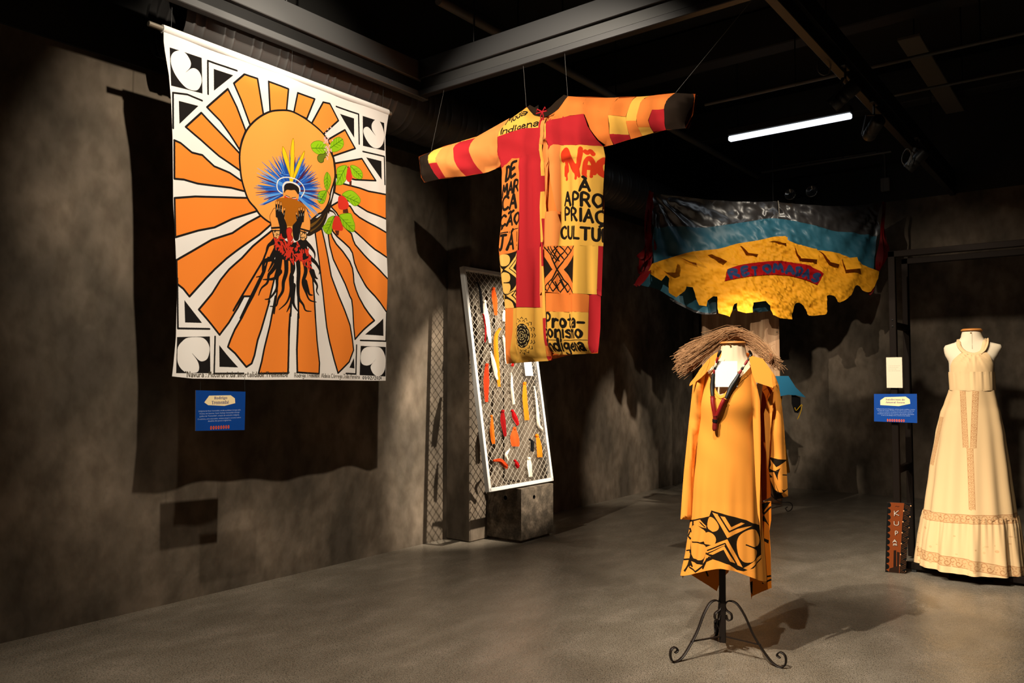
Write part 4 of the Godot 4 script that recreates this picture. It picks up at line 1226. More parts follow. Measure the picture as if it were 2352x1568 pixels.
# ---------------------------------------------------------------- the hung appliqué cloth
func flag() -> void:
	var t := thing("applique_cloth", "hung black, teal and yellow cloth with a lettered red band and ragged yellow edge", "textile", Vector3(-2.834, 1.982, -8.208), 49.2)
	var lc := Vector2(-1.325,1.290)
	var rcn := Vector2(1.348,1.310)
	var mid := Vector2(0.023,1.227)
	var crumple := FastNoiseLite.new()
	crumple.seed = 5
	crumple.frequency = 5.0
	crumple.fractal_octaves = 3
	var zf := func(x: float, y: float) -> float:
		var p := Vector2(x, y)
		var z := -0.12 + 0.1 * sin((x + 1.25) / 2.5 * PI)
		for c in [lc, rcn]:
			var d: Vector2 = p - c
			var a := atan2(absf(d.y), absf(d.x))
			z += 0.032 * sin(a * 17.0 + (1.0 if c == lc else 2.3)) * smoothstep(0.02, 0.35, d.length()) * exp(-d.length() / 1.1)
		var e: Vector2 = p - mid
		z += 0.012 * sin(atan2(e.y, e.x) * 24.0) * exp(-e.length() / 0.3) * smoothstep(0.0, 0.1, e.length())
		z += 0.014 * crumple.get_noise_2d(x, y) + 0.02 * crumple.get_noise_2d(x * 3.0 - y, y * 2.2 + x * 0.6) * exp(-absf(e.x) / 0.6)
		return z
	var black := cloth(Color(0.19, 0.18, 0.18), 0.36)
	black.metallic_specular = 0.7
	var teal := cloth(Color(0.16, 0.36, 0.43), 0.5)
	teal.metallic_specular = 0.5
	var yellow := cloth(Color(0.84, 0.57, 0.11), 0.6)
	put("black_cloth", piece(S(V([-1362,1306,-1319,1282,-1083,1261,-806,1232,-525,1217,-240,1216,4,1235,103,1225,586,1222,998,1253,1355,1315]), false) + S(V([1294,1109,1268,927,991,948,716,959,392,1011,20,1059,-269,1019,-605,960,-860,935,-1111,946,-1316,929,-1327,1096]), false), zf, 0.045), black, t)
	put("teal_cloth", piece(S(V([-1316,929,-1111,946,-860,935,-605,960,-269,1019,20,1059,392,1011,716,959,991,948,1268,927]), false) + V([1235,732,1210,545,710,666,2,789,-454,726,-914,639,-1357,520,-1343,743]), zf, 0.045), teal, t)
	var zr := func(x: float, y: float) -> float: return (zf.call(x, y) as float) - 0.16 + 0.02 * sin(x * 11.0)
	put("rear_cloth", piece(S(V([-1426,367,-1217,308,-1032,195,-870,104,-744,71,-617,67,-361,107,-101,82,229,130,565,246,979,452,1190,581,2,741,-1240,512])), zr, 0.06), teal, t)
	put("rear_hem", piece(S(V([-1069,209,-870,110,-744,74,-617,72,-489,99,-360,117,-101,88,-102,73,-361,93,-490,75,-618,51,-745,49,-870,84,-1069,186])), zr, 0.06), black, t)
	var zy := func(x: float, y: float) -> float:
		var n := 0.03 * crumple.get_noise_2d(x * 0.5 + 3.0, y * 0.7) + 0.02 * (0.4 - absf(crumple.get_noise_2d((x + y) * 0.45, (y * 1.4 - x * 0.5) + 7.0)))
		return (zf.call(x, y) as float) + 0.035 + n + 0.09 * smoothstep(0.1, -0.45, y)
	var edge := S(V([-1357,544,-1177,605,-914,681,-660,707,-454,768,-220,808,-89,841,4,858,96,859,102,829,201,796,441,746,494,727,738,704,956,646,1120,579,1252,536]), false, 3)
	put("yellow_cloth", piece(edge + S(V([1243,459,1185,376,1128,307,1059,315,1005,363,943,367,899,271,740,182,687,226,620,257,568,248]), false, 3) + S(V([567,136,561,57,480,41,360,35,328,95,276,157,203,163,178,117]), false, 3) + V([153,-10,15,0,-74,31,-107,124,-146,177,-282,159,-299,54,-374,45,-451,70,-460,153,-489,140,-532,9,-658,45,-664,218,-711,219,-784,170,-792,113,-870,124,-894,191,-928,309,-993,316,-1009,269,-1094,204,-1178,250,-1179,396,-1210,428,-1260,369,-1398,458]), zy, 0.02), yellow, t)
	# the folded tabs that hang over the upper edge
	for f in [V([-762,656,-506,702,-539,627,-611,563]), V([-415,753,-202,720,-242,651,-352,667]), V([184,747,448,743,414,612,211,619]), V([467,722,735,698,684,577,573,598]), V([761,653,946,673,937,540,772,523]), V([-1351,544,-1171,602,-1101,545,-1141,447,-1241,442]), V([-1077,617,-914,651,-865,534,-990,566]), V([-129,797,103,851,81,768,-37,788])]:
		var top: float = maxf(f[0].y, f[1].y)
		var zt := func(x: float, y: float) -> float: return (zy.call(x, y) as float) + 0.02 + 0.5 * clampf(top - y, 0.0, 0.2)
		put("yellow_tab", piece(f, zt, 0.03), yellow, t)
	var band := S(V([-574,496,-457,537,-274,572,-116,591,32,599,176,582,336,560,444,519,524,477]), false, 3) + S(V([462,359,333,403,173,437,14,451,-145,447,-303,431,-459,405,-589,377]), false, 3)
	var lo := band[0]
	var hi := band[0]
	for p in band:
		lo = lo.min(p); hi = hi.max(p)
	var rc := Rect2(lo, hi - lo)
	var pt := Paint.new(rc, 900.0, Color(0.55, 0.03, 0.05))
	var blue := Color(0.13, 0.2, 0.34)
	var places := [Vector2(-0.539,0.408), Vector2(-0.456,0.427), Vector2(-0.407,0.435), Vector2(-0.341,0.456), Vector2(-0.284,0.448), Vector2(-0.232,0.449), Vector2(-0.160,0.471), Vector2(-0.087,0.475), Vector2(-0.049,0.486), Vector2(0.051,0.491), Vector2(0.083,0.475), Vector2(0.163,0.470), Vector2(0.192,0.456), Vector2(0.259,0.457), Vector2(0.286,0.444), Vector2(0.350,0.428), Vector2(0.393,0.402), Vector2(0.457,0.396)]
	for i in 9:
		var up := Vector2(0.006 * (i - 4.5) * 0.9, 0.072)
		hand(pt, "RETOMADAS"[i], places[i * 2], places[i * 2 + 1], up, 0.033, blue)
	put("lettered_band", piece(band, func(x, y): return (zy.call(x, y) as float) + 0.012, 0.02, rc), printed(pt.tex()), t)
	# red ribbon tassels at the two upper corners
	var red := cloth(Color(0.42, 0.03, 0.04), 0.5)
	for r in [V([-1356,1309,-1340,1095,-1354,918,-1336,790,-1331,685]), V([-1350,1295,-1377,1058,-1366,883,-1356,696,-1413,472,-1475,342]), V([-1356,1295,-1359,1000,-1379,789,-1356,678,-1449,576,-1487,447]), V([-1344,1290,-1372,953,-1398,788,-1393,636,-1382,508,-1512,324]), V([-1357,1271,-1402,975,-1411,741,-1461,634,-1485,598]), V([-1367,742,-1400,601,-1425,448,-1524,318]), V([-1349,790,-1362,625,-1400,507,-1468,447,-1480,517]), V([1351,1310,1335,1086,1353,936,1342,785]), V([1348,1287,1306,1047,1286,784,1245,546]), V([1355,1300,1318,960,1352,786,1274,584]), V([1251,521,1206,383,1127,295])]:
		var q := S(r, false, 5)
		var rows := []
		var ph := rng.randf() * 6.0
		for i in q.size():
			var d := (q[mini(i + 1, q.size() - 1)] - q[maxi(i - 1, 0)]).normalized().orthogonal()
			var wd := 0.02 + 0.012 * sin(i * 0.5 + ph)
			var tw := sin(i * 0.35 + ph)
			var line := PackedVector3Array()
			for j in [-1.0, 0.0, 1.0]:
				line.append(Vector3(q[i].x + d.x * wd * j, q[i].y + d.y * wd * j, 0.02 * sin(ph) - 0.1 + tw * wd * j))
			rows.append(line)
		var k := MB.new()
		k.grid(rows)
		put("red_ribbon", k.done(), red, t)
	var pale := cloth(Color(0.5, 0.47, 0.42))
	put("centre_tie", tubem(PackedVector3Array([Vector3(mid.x, mid.y + 0.01, 0.0), Vector3(mid.x + 0.005, mid.y - 0.08, 0.004), Vector3(mid.x + 0.012, mid.y - 0.16, 0.0)]), [0.006, 0.004, 0.003], 6), pale, t)
	for c in [lc, mid, rcn]:
		put("suspension_wire", tubem(PackedVector3Array([Vector3(c.x, c.y, -0.1), Vector3(c.x, 2.6, -0.1)]), [0.001], 5), M.thread, t)

# ---------------------------------------------------------------- body shells
# prof: pairs of left and right points from top to bottom; returns [centre, half width] at a height
func span(prof: PackedVector2Array, y: float) -> Vector2:
	var k := prof.size()
	for i in range(0, k - 2, 2):
		if y <= prof[i].y and y >= prof[i + 2].y:
			var f := (prof[i].y - y) / maxf(prof[i].y - prof[i + 2].y, 1e-5)
			f = f * f * (3 - 2 * f) * 0.35 + f * 0.65
			var l := lerpf(prof[i].x, prof[i + 2].x, f)
			var r := lerpf(prof[i + 1].x, prof[i + 3].x, f)
			return Vector2((l + r) * 0.5, (r - l) * 0.5)
	var e := 0 if y > prof[0].y else k - 2
	return Vector2((prof[e].x + prof[e + 1].x) * 0.5, (prof[e + 1].x - prof[e].x) * 0.5)

func shell(prof: PackedVector2Array, depth: Callable, topf: Callable, botf: Callable, nphi := 64, ny := 40, off := 0.0, ripple = null, uvr := Rect2()) -> ArrayMesh:
	var rows := []
	var uvs := []
	for i in ny + 1:
		var line := PackedVector3Array()
		var ul := PackedVector2Array()
		for j in nphi + 1:
			var a := TAU * j / nphi
			var y: float = lerpf(topf.call(a), botf.call(a), float(i) / ny)
			var s := span(prof, y)
			var dz: Vector2 = depth.call(y)   # front and back depth
			var q := off + (ripple.call(a, y) as float if ripple != null else 0.0)
			var x := s.x + (s.y + q) * sin(a)
			var z := (dz.x if cos(a) > 0 else dz.y) * cos(a) + q * cos(a)
			line.append(Vector3(x, y, z))
			ul.append(Vector2((x - uvr.position.x) / uvr.size.x, 1.0 - (y - uvr.position.y) / uvr.size.y) if uvr.has_area() else Vector2.ZERO)
		rows.append(line)
		uvs.append(ul)
	rows.reverse()
	uvs.reverse()
	var k := MB.new()
	k.grid(rows, false, uvs)
	return k.done()

func front_z(prof: PackedVector2Array, depth: Callable, x: float, y: float) -> float:
	var s := span(prof, y)
	var f := clampf((x - s.x) / maxf(s.y, 1e-4), -0.985, 0.985)
	return (depth.call(y) as Vector2).x * sqrt(1.0 - f * f)

# ---------------------------------------------------------------- the orange outfit on its stand
func orange_figure() -> void:
	var at := Vector3(-1.605, 0, -3.769)
	var turn := 21.0
	var body := V([16,1522,129,1521,14,1503,131,1501,7,1463,137,1462,-8,1433,155,1432,-51,1402,194,1402,-85,1363,216,1363,-82,1284,207,1286,-81,1175,197,1179,-69,1066,177,1071])
	var bdep := func(y: float) -> Vector2:
		var hn := Vector2(0.072,1.432).y
		return Vector2(0.058, 0.058) if y > hn else Vector2(0.058 + 0.055 * smoothstep(0.0, 0.16, hn - y), 0.058 + 0.04 * smoothstep(0.0, 0.1, hn - y))
	var dress := V([-59,1427,188,1425,-73,1328,189,1329,-91,1219,191,1221,-97,1099,179,1104,-113,957,186,965,-130,804,190,816,-140,630,193,647,-159,499,200,521,-188,357,206,385])
	var ddep := func(y: float) -> Vector2:
		var bust := Vector2(0.069,1.231).y
		return Vector2(0.125 + 0.022 * exp(-pow((y - bust) / 0.07, 2.0)) + 0.02 * clampf((0.75 - y) / 0.4, 0.0, 1.0), 0.1 + 0.03 * clampf((0.75 - y) / 0.4, 0.0, 1.0))
	var orange := cloth(Color(0.91, 0.585, 0.23))
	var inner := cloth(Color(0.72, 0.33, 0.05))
	var ink := Color(0.1, 0.07, 0.03)
	# dress form: torso, neck cap, pole, scrolled feet
	var t := thing("dress_form", "cream dress form with wooden neck cap on a scrolled iron stand under the orange outfit", "mannequin", at, turn)
	var cream := cloth(Color(0.86, 0.78, 0.66))
	var ytop := Vector2(0.073,1.522).y
	put("torso", shell(body, bdep, func(_a): return ytop, func(_a): return 0.95, 48, 30, 0.0, func(a, y): return 0.0012 * sin(a * 34.0) if y > ytop - 0.09 else 0.0), cream, t)
	var nk := span(body, ytop)
	var k := MB.new()
	k.lathe(PackedVector2Array([Vector2(0.0, 0.014), Vector2(0.055, 0.014), Vector2(0.0635, 0.009), Vector2(0.064, 0.0), Vector2(0.0, 0.0)]), Transform3D(Basis.IDENTITY, Vector3(nk.x, ytop, 0)), 40)
	put("neck_cap", k.done(), mat(Color(0.7, 0.46, 0.22), 0.5), t)
	k = MB.new()
	k.lathe(PackedVector2Array([Vector2(0.0, 0.006), Vector2(0.004, 0.004), Vector2(0.005, 0.0)]), Transform3D(Basis(Vector3.RIGHT, PI / 2), Vector3(nk.x - 0.012, ytop - 0.007, 0.062)), 10)
	put("pin", k.done(), mat(Color(0.6, 0.5, 0.3), 0.3, 0.8), t)
	var iron := mat(Color(0.11, 0.075, 0.055), 0.5, 0.4)
	put("pole", barm(Vector3(0.004, 0.055, 0), Vector3(0.012, 1.0, 0), 0.032, 0.03, Vector3(0, 0, 1), 0.003), iron, t)
	var leg_prof := V([20,190, 30,168, 52,175, 50,200, 22,215, 14,240, 40,262, 85,255, 130,205, 180,120, 255,35, 300,6, 335,6, 352,30, 348,62, 322,72, 305,55, 322,45])
	for a in [-138.0, -25.0, 99.0]:
		var dir := Vector3(cos(deg_to_rad(a)), 0, -sin(deg_to_rad(a)))
		var path := PackedVector3Array()
		for p in S(leg_prof, false, 5):
			path.append(Vector3(0.006, 0, 0) + dir * p.x * 0.9 + Vector3(0, p.y, 0))
		var lk := MB.new()
		var side := Vector3.UP.cross(dir).normalized()
		var rows := []
		for i in path.size():
			var tg := (path[mini(i + 1, path.size() - 1)] - path[maxi(i - 1, 0)]).normalized()
			var nrm := side.cross(tg)
			rows.append(PackedVector3Array([path[i] + side * 0.007 + nrm * 0.003, path[i] + side * 0.007 - nrm * 0.003, path[i] - side * 0.007 - nrm * 0.003, path[i] - side * 0.007 + nrm * 0.003]))
		lk.grid(rows, true)
		put("scroll_leg", lk.done(), iron, t)
		put("tie_bar", barm(Vector3(0.006, 0.085, 0) + dir * 0.015, Vector3(0.006, 0.085, 0) + dir * 0.195, 0.012, 0.004, Vector3.UP), iron, t)
	# dress, printed round the hem
	var d := thing("sleeveless_dress", "sleeveless orange dress with black patterned pointed hem on the iron stand", "dress", at, turn, "")
	var rc := Rect2(-0.26, 0.36, 0.52, 1.15)
	var pt := Paint.new(rc, 1500.0, Color(0.91, 0.585, 0.23))
	var o := Color(0.89, 0.575, 0.225)
	pt.poly(V([-229,622,-132,653,-81,675,-47,686,-37,715,48,696,124,675,184,644,191,566,192,485,170,453,110,435,78,441,45,467,-32,485,-77,459,-128,433,-231,443]), ink)
	pt.poly(V([-223,617,-133,644,-138,570,-145,478,-168,396,-225,380]), o)
	for s in [V([-155,609,-141,601,-155,569,-144,558]), V([-162,499,-144,506,-145,495]), V([-174,401,-145,443,-151,403]), V([-143,609,-138,593]), V([-155,569,-138,561])]:
		pt.line(s, 0.006, ink)
	for s in [V([-33,706,-5,699,45,624,109,640,152,647,37,591,3,649]), V([-125,649,-92,664,-60,637,-70,631,-100,653,-86,651,-59,628,-126,633]), V([-74,525,-65,538,37,586,106,453,78,465,28,558,-60,510]), V([-54,507,22,553,73,471,48,482,19,535,-32,506]), V([-138,457,-111,453,-77,456,-128,430]), V([-145,432,-123,405,-171,398]), V([108,450,132,462,191,504,190,488,132,438]), V([140,435,190,482,195,466,170,425]), V([-66,505,-43,495,-72,454,-80,459])]:
		pt.poly(s, o)
	pt.line(V([1,696,47,627,118,659]), 0.0085, ink)
	pt.line(V([1,696,26,692,54,644,100,665]), 0.0001, ink)
	pt.poly(V([4,691,27,689,56,642,102,664,118,659,47,624]), o)
	pt.line(V([-3,697,46,621,130,657]), 0.007, ink)
	pt.line(V([-57,523,26,565,78,466]), 0.006, ink)
	for s in [V([79,560,91,600,124,624,162,629,183,588,180,554,161,544,120,559,163,537,171,509,154,480,116,476,89,504]), V([-57,636,-48,681,-24,676,-3,646,-8,624,-36,614]), V([-62,608,-31,604,-16,581,-26,553,-53,551,-74,559]), V([-133,623,-87,625,-63,605,-74,565,-132,549,-76,550,-63,526,-77,481,-111,473,-137,488])]:
		pt.poly(S(s, true, 3), o)
	pt.line(V([-132,548,-74,558]), 0.006, ink)
	for s in [V([-139,486,-125,461,-77,456,-49,492]), V([-171,401,-142,455,-134,433]), V([-145,426,-117,415,-75,452]), V([-179,452,-145,463]), V([-60,483,-80,436])]:
		pt.line(s, 0.0075, ink)
	pt.line(V([123,558,161,543,170,544]), 0.006, ink)
	pt.line(V([-59,626,-36,612]), 0.006, ink)
	var vneck := func(a: float) -> float:
		var x := sin(a)
		var up := Vector2(0.072,1.411).y
		if cos(a) < 0: return up - 0.02
		var v := Vector2(0.009,1.257).y
		return lerpf(v, up, clampf(absf(x + 0.28) / (0.7 if x < -0.28 else 1.0), 0.0, 1.0))
	var hem := func(a: float) -> float:
		var mid := Vector2(-0.001,0.445).y
		var s := sin(a)
		return mid - 0.075 * pow(absf(s), 1.6) - (0.02 if cos(a) < 0 else 0.0)
	var drape := func(a: float, y: float) -> float:
		return (0.006 * sin(a * 9.0 + 1.0) + 0.004 * sin(a * 17.0)) * clampf((0.95 - y) / 0.5, 0.0, 1.0) + 0.0025 * sin(y * 30.0 + a * 4.0) * exp(-pow((y - 1.1) / 0.15, 2.0))
	put("dress_cloth", shell(dress, ddep, vneck, hem, 96, 60, 0.004, drape, rc), printed(pt.tex()), d)
	var zdress := func(x: float, y: float) -> float: return front_z(dress, ddep, x, y)
	put("neck_band", piece(S(V([-46,1420,-57,1386,-43,1342,-17,1305,2,1281,13,1271,35,1283,68,1325,114,1366,146,1392,153,1379,114,1342,74,1302,38,1268,13,1256,-4,1268,-43,1311,-68,1359,-69,1400]), true, 2), func(x, y): return maxf(zdress.call(x, y), front_z(body, bdep, x, y)) + 0.007, 0.02), orange, d)
	# open coat
	var c := thing("open_coat", "open orange coat with black patterned cuff and lapels worn over the orange dress", "coat", at, turn)
	var flatz := func(base: float, amp: float, fr: float) -> Callable: return func(x: float, y: float) -> float: return base + amp * sin(x * fr + y * 3.0) + amp * 0.5 * sin(x * fr * 2.3 + 1.0)
	var left := V([18,1481,-1,1450,-44,1420,-57,1386,-76,1277,-81,1237,-77,1176,-92,1097,-113,999,-128,809,-135,651,-191,651,-182,773,-171,895,-145,1134,-120,1332,-89,1393,-52,1437,-15,1463])
	var zleft := func(x: float, y: float) -> float:
		var dd := edge_distance(Vector2(x, y), left)
		return lerpf(0.045, 0.1, clampf((y - 1.15) / 0.25, 0.0, 1.0)) * 0.8 + 0.035 * (1.0 - exp(-maxf(dd, 0.0) / 0.018)) + 0.008 * sin(x * 90.0 + y * 8.0) * clampf(dd / 0.02, 0.0, 1.0)
	put("left_panel", piece(left, zleft, 0.025), orange, c)
	put("left_panel_back", piece(left, func(x, y): return 0.02, 0.05), inner, c)
	var fold := V([-138,1032,-123,1026,-134,809,-139,652,-157,651,-148,829])
	put("left_facing", piece(fold, func(x, y): return (zleft.call(x, y) as float) + 0.006, 0.03), orange, c)
	put("collar", piece(S(V([-15,1473,15,1484,19,1467,4,1440,-43,1393,-76,1359,-110,1332,-135,1315,-131,1332,-109,1359,-82,1400,-49,1441]), true, 2), func(x, y): return maxf(front_z(body, bdep, x, y), 0.09) + 0.012, 0.025), orange, c)
	var right := V([147,1426,160,1386,155,1359,160,1239,162,1105,165,1006,170,841,177,709]) + V([179,696,186,662,191,561,188,623,187,747]) + V([187,749,195,974,197,1106,196,1246,178,1335,175,1386])
	put("right_panel", piece(right, func(x, y): return clampf(zdress.call(x, y), 0.075, 1.0) + 0.018 + 0.006 * sin(x * 120.0 + y * 4.0), 0.025), orange, c)
	put("lapel", piece(V([147,1453,164,1461,211,1447,248,1392,256,1307,176,1335,160,1379]), func(x, y): return maxf(front_z(body, bdep, x, y), 0.07) + 0.05 + 0.12 * (1.36 - y) * 0.5, 0.02), orange, c)
	put("coat_back", piece(V([-116,1359,-20,1457,21,1484,141,1483,206,1448,257,1386,285,1277,265,1033,242,759,190,733,-123,747,-139,1093]), func(x, y): return -0.1 + 0.01 * sin(x * 40.0), 0.06), inner, c)
	var strip := V([261,1304,252,1182,241,1067,236,972,227,911,218,1059,214,1182,233,1250])
	put("side_panel", piece(strip, func(x, y): return 0.03 + 0.008 * sin(x * 150.0), 0.025), orange, c)
	var slv := V([251,1393,270,1366,287,1318,301,1203,309,1102,315,960,321,778,300,769,258,758,243,837,232,911,242,972,240,1067,249,1182,260,1277,258,1332])
	var zs := func(x: float, y: float) -> float: return -0.02 + 0.06 * (1.0 - exp(-maxf(edge_distance(Vector2(x, y), slv), 0.0) / 0.025)) + 0.004 * sin(y * 28.0 + x * 30.0)
	var lo := slv[0]
	var hi := slv[0]
	for p in slv:
		lo = lo.min(p); hi = hi.max(p)
	var rs := Rect2(lo, hi - lo)
	var ps := Paint.new(rs, 1300.0, Color(0.91, 0.585, 0.23))
	ps.poly(V([225,965,242,966,319,955,331,753,222,748]), ink)
	for s in [V([241,957,267,922,315,950,316,934,263,905,244,931]), V([244,931,263,905,276,902,252,905,237,911]), V([232,890,257,898,300,795,278,801,250,871]), V([236,864,251,871,275,801,259,811]), V([290,792,321,813,321,776,300,772])]:
		ps.poly(s, o)
	ps.poly(S(V([315,940,292,926,274,885,278,838,297,812,321,820,333,880])), o)
	ps.line(V([298,885,327,879]), 0.005, ink)
	put("right_sleeve", piece(slv, zs, 0.025, rs), printed(ps.tex()), c)
	put("sleeve_lining", piece(slv, func(x, y): return -0.05, 0.05), inner, c)
	# patterned back tails seen below the dress
	var tail := func(outline: PackedVector2Array, name: String, z0: float, marks: Array) -> void:
		var l2 := outline[0]
		var h2 := outline[0]
		for p in outline:
			l2 = l2.min(p); h2 = h2.max(p)
		var r2 := Rect2(l2, h2 - l2)
		var p2 := Paint.new(r2, 1200.0, Color(0.8, 0.45, 0.1))
		for m in marks:
			if (m as PackedVector2Array).size() > 3: p2.poly(m, ink)
			else: p2.line(m, 0.008, ink)
		put(name, piece(outline, func(x, y): return z0 + 0.012 * sin(x * 30.0), 0.04, r2), printed(p2.tex()), c)
	tail.call(V([-177,371,-154,449,42,473,35,380,21,364,-5,330,-25,275,-86,312]), "left_tail", -0.09, [V([-126,398,-85,395,-68,349]), V([-67,431,-51,374,-39,410,-50,438])])
	tail.call(V([184,734,215,747,242,752,241,659,232,606,236,520,238,331,147,278,142,262,137,341,135,407,183,448,193,604]), "right_tail", -0.03, [V([188,731,206,697,240,748,220,744]), V([191,656,208,680,232,629,216,646]), V([190,572,229,560,226,543,192,561]), V([191,460,196,385,171,395,188,448]), V([165,366,234,388]), V([198,348,237,371]), V([138,346,150,353,148,284,140,300]), V([189,714,208,686,239,722])])
	put("back_vent", piece(V([80,441,132,421,127,401,83,402]), func(_x, _y): return -0.1, 0.1), inner, c)
	# straw stole across the shoulders
	var sp := S(V([-181,1426,-122,1464,-46,1520,8,1557,62,1577,116,1566,168,1531,220,1482,258,1441,287,1420]), false, 6)
	var sz := func(x: float) -> float: return -0.045 - 0.03 * exp(-pow((x - 0.075) / 0.06, 2.0)) + 0.11 * smoothstep(0.09, 0.2, absf(x - 0.07))
	var fib := MB.new()
	for i in 1100:
		var off := Vector2(rng.randfn(0, 0.016), rng.randfn(0, 0.016))
		var a := rng.randi_range(0, 12) if i % 3 else 0
		var b := rng.randi_range(sp.size() - 14, sp.size() - 1)
		if i % 5 == 0: b = rng.randi_range(18, 34)
		var path := PackedVector3Array()
		for j in range(a, b, 4):
			var f := float(j) / (sp.size() - 1)
			var spread := 1.0 + 0.75 * smoothstep(0.35, 0.0, f) - 0.35 * exp(-pow((f - 0.9) / 0.05, 2.0)) - 0.25 * exp(-pow((f - 0.5) / 0.2, 2.0))
			path.append(Vector3(sp[j].x + off.x * spread * 0.7 + rng.randfn(0, 0.003), sp[j].y + off.y * spread + rng.randfn(0, 0.0035), (sz.call(sp[j].x) as float) + off.y * 0.5 + off.x * spread * 0.8))
		if path.size() > 2:
			if i % 9 == 0: path.append(path[path.size() - 1] + Vector3(rng.randf_range(-0.02, 0.05), rng.randf_range(-0.05, 0.01), 0))
			fib.tube(path, [rng.randf_range(0.0006, 0.0013)], 4, 1.0, false)
	for i in 60:   # loose ends
		var j := rng.randi_range(0, sp.size() - 1)
		var p := Vector3(sp[j].x, sp[j].y + 0.012, sz.call(sp[j].x))
		var dr := Vector3(rng.randf_range(-0.05, 0.05), rng.randf_range(-0.02, 0.035), rng.randf_range(-0.02, 0.03))
		fib.tube(PackedVector3Array([p, p + dr * 0.6 + Vector3(0, 0.006, 0), p + dr]), [0.0009], 4, 1.0, false)
	var st := thing("straw_stole", "bundle of dry brown straw draped round the neck of the orange outfit", "stole", at, turn)
	put("fibres", fib.done(), mat(Color(0.62, 0.46, 0.31), 0.8), st, "", "stuff")
	var kn := sp[sp.size() - 9]
	k = MB.new()
	for q in 3:
		var ring := PackedVector3Array()
		for i in 13:
			var a := TAU * i / 12.0
			ring.append(Vector3(kn.x + 0.014 * sin(a) * 0.5 + 0.006 * q - 0.006, kn.y + 0.024 * cos(a), (sz.call(kn.x) as float) + 0.03 * sin(a)))
		k.tube(ring, [0.0022], 5)
	put("tie", k.done(), mat(Color(0.5, 0.3, 0.15), 0.8), st)
	# beaded necklace
	var nl := thing("necklace", "long black and red beaded necklace hanging over the orange dress", "necklace", at, turn)
	var bead_l := S(V([17,1488,4,1461,-6,1423,-16,1386,-23,1345,-26,1305,-24,1264]), false, 8)
	var bead_r := S(V([148,1486,157,1466,141,1439,124,1413,108,1386,88,1349,61,1305,40,1256]), false, 8)
	var zn := func(p: Vector2) -> float: return maxf(zdress.call(p.x, p.y), front_z(body, bdep, p.x, p.y)) + 0.016
	var cb := mat(Color(0.03, 0.028, 0.03), 0.5)
	var cr := mat(Color(0.5, 0.05, 0.05), 0.5)
	var cw := mat(Color(0.8, 0.75, 0.65), 0.5)
	for sd in [[bead_l, [0.0, 0.2, 0.33, 0.4, 0.46, 0.56, 1.0]], [bead_r, [0.0, 0.3, 0.42, 0.48, 0.54, 0.64, 1.0]]]:
		var p: PackedVector2Array = sd[0]
		var cut: Array = sd[1]
		for i in 6:
			var path := PackedVector3Array()
			for j in range(int(cut[i] * (p.size() - 1)), int(cut[i + 1] * (p.size() - 1)) + 1):
				path.append(Vector3(p[j].x, p[j].y, zn.call(p[j])))
			if path.size() < 2: continue
			var rr: float = [0.007, 0.006, 0.0055, 0.0065, 0.006, 0.0105][i]
			var radii := []
			for j in path.size(): radii.append(rr * (0.75 + 0.35 * sin(PI * j / (path.size() - 1.0))))
			put(["cord", "red_bead", "white_bead", "black_bead", "red_bead", "black_bundle"][i], tubem(path, radii, 10), [cb, cr, cw, cb, cr, cb][i], nl)
	for q in [V([-24,1264,-23,1237,-18,1203,-12,1170]), V([33,1254,21,1231,4,1190,-9,1163])]:
		var path := PackedVector3Array()
		for p in S(q, false, 4): path.append(Vector3(p.x, p.y, (zn.call(p) as float) + 0.004))
		put("red_tube", tubem(path, [0.0125, 0.0105, 0.011], 10), cr, nl)
	var path := PackedVector3Array()
	for p in S(V([-11,1176,-12,1149,-14,1122,-15,1099]), false, 4): path.append(Vector3(p.x, p.y, (zn.call(p) as float) + 0.008))
	put("pendant", tubem(path, [0.014, 0.0125, 0.012, 0.012, 0.012, 0.012, 0.013, 0.013, 0.013, 0.013, 0.013, 0.011, 0.008], 12), mat(Color(0.45, 0.07, 0.04), 0.5), nl)
	put("black_ring", tubem(PackedVector3Array([path[3], path[5]]), [0.0145], 12), cb, nl)
	# paper card on the chest
	var cc := Vector2(0.041,1.374)
	var card := thing("paper_card", "blank white paper card on the chest of the orange outfit", "card", at, turn)
	k = MB.new()
	k.box(Vector3(0.104, 0.128, 0.002), Transform3D(Basis(Vector3.RIGHT, -0.2), Vector3(cc.x, cc.y, 0.121)))
	put("paper", k.done(), mat(Color(0.86, 0.84, 0.8), 0.7), card)

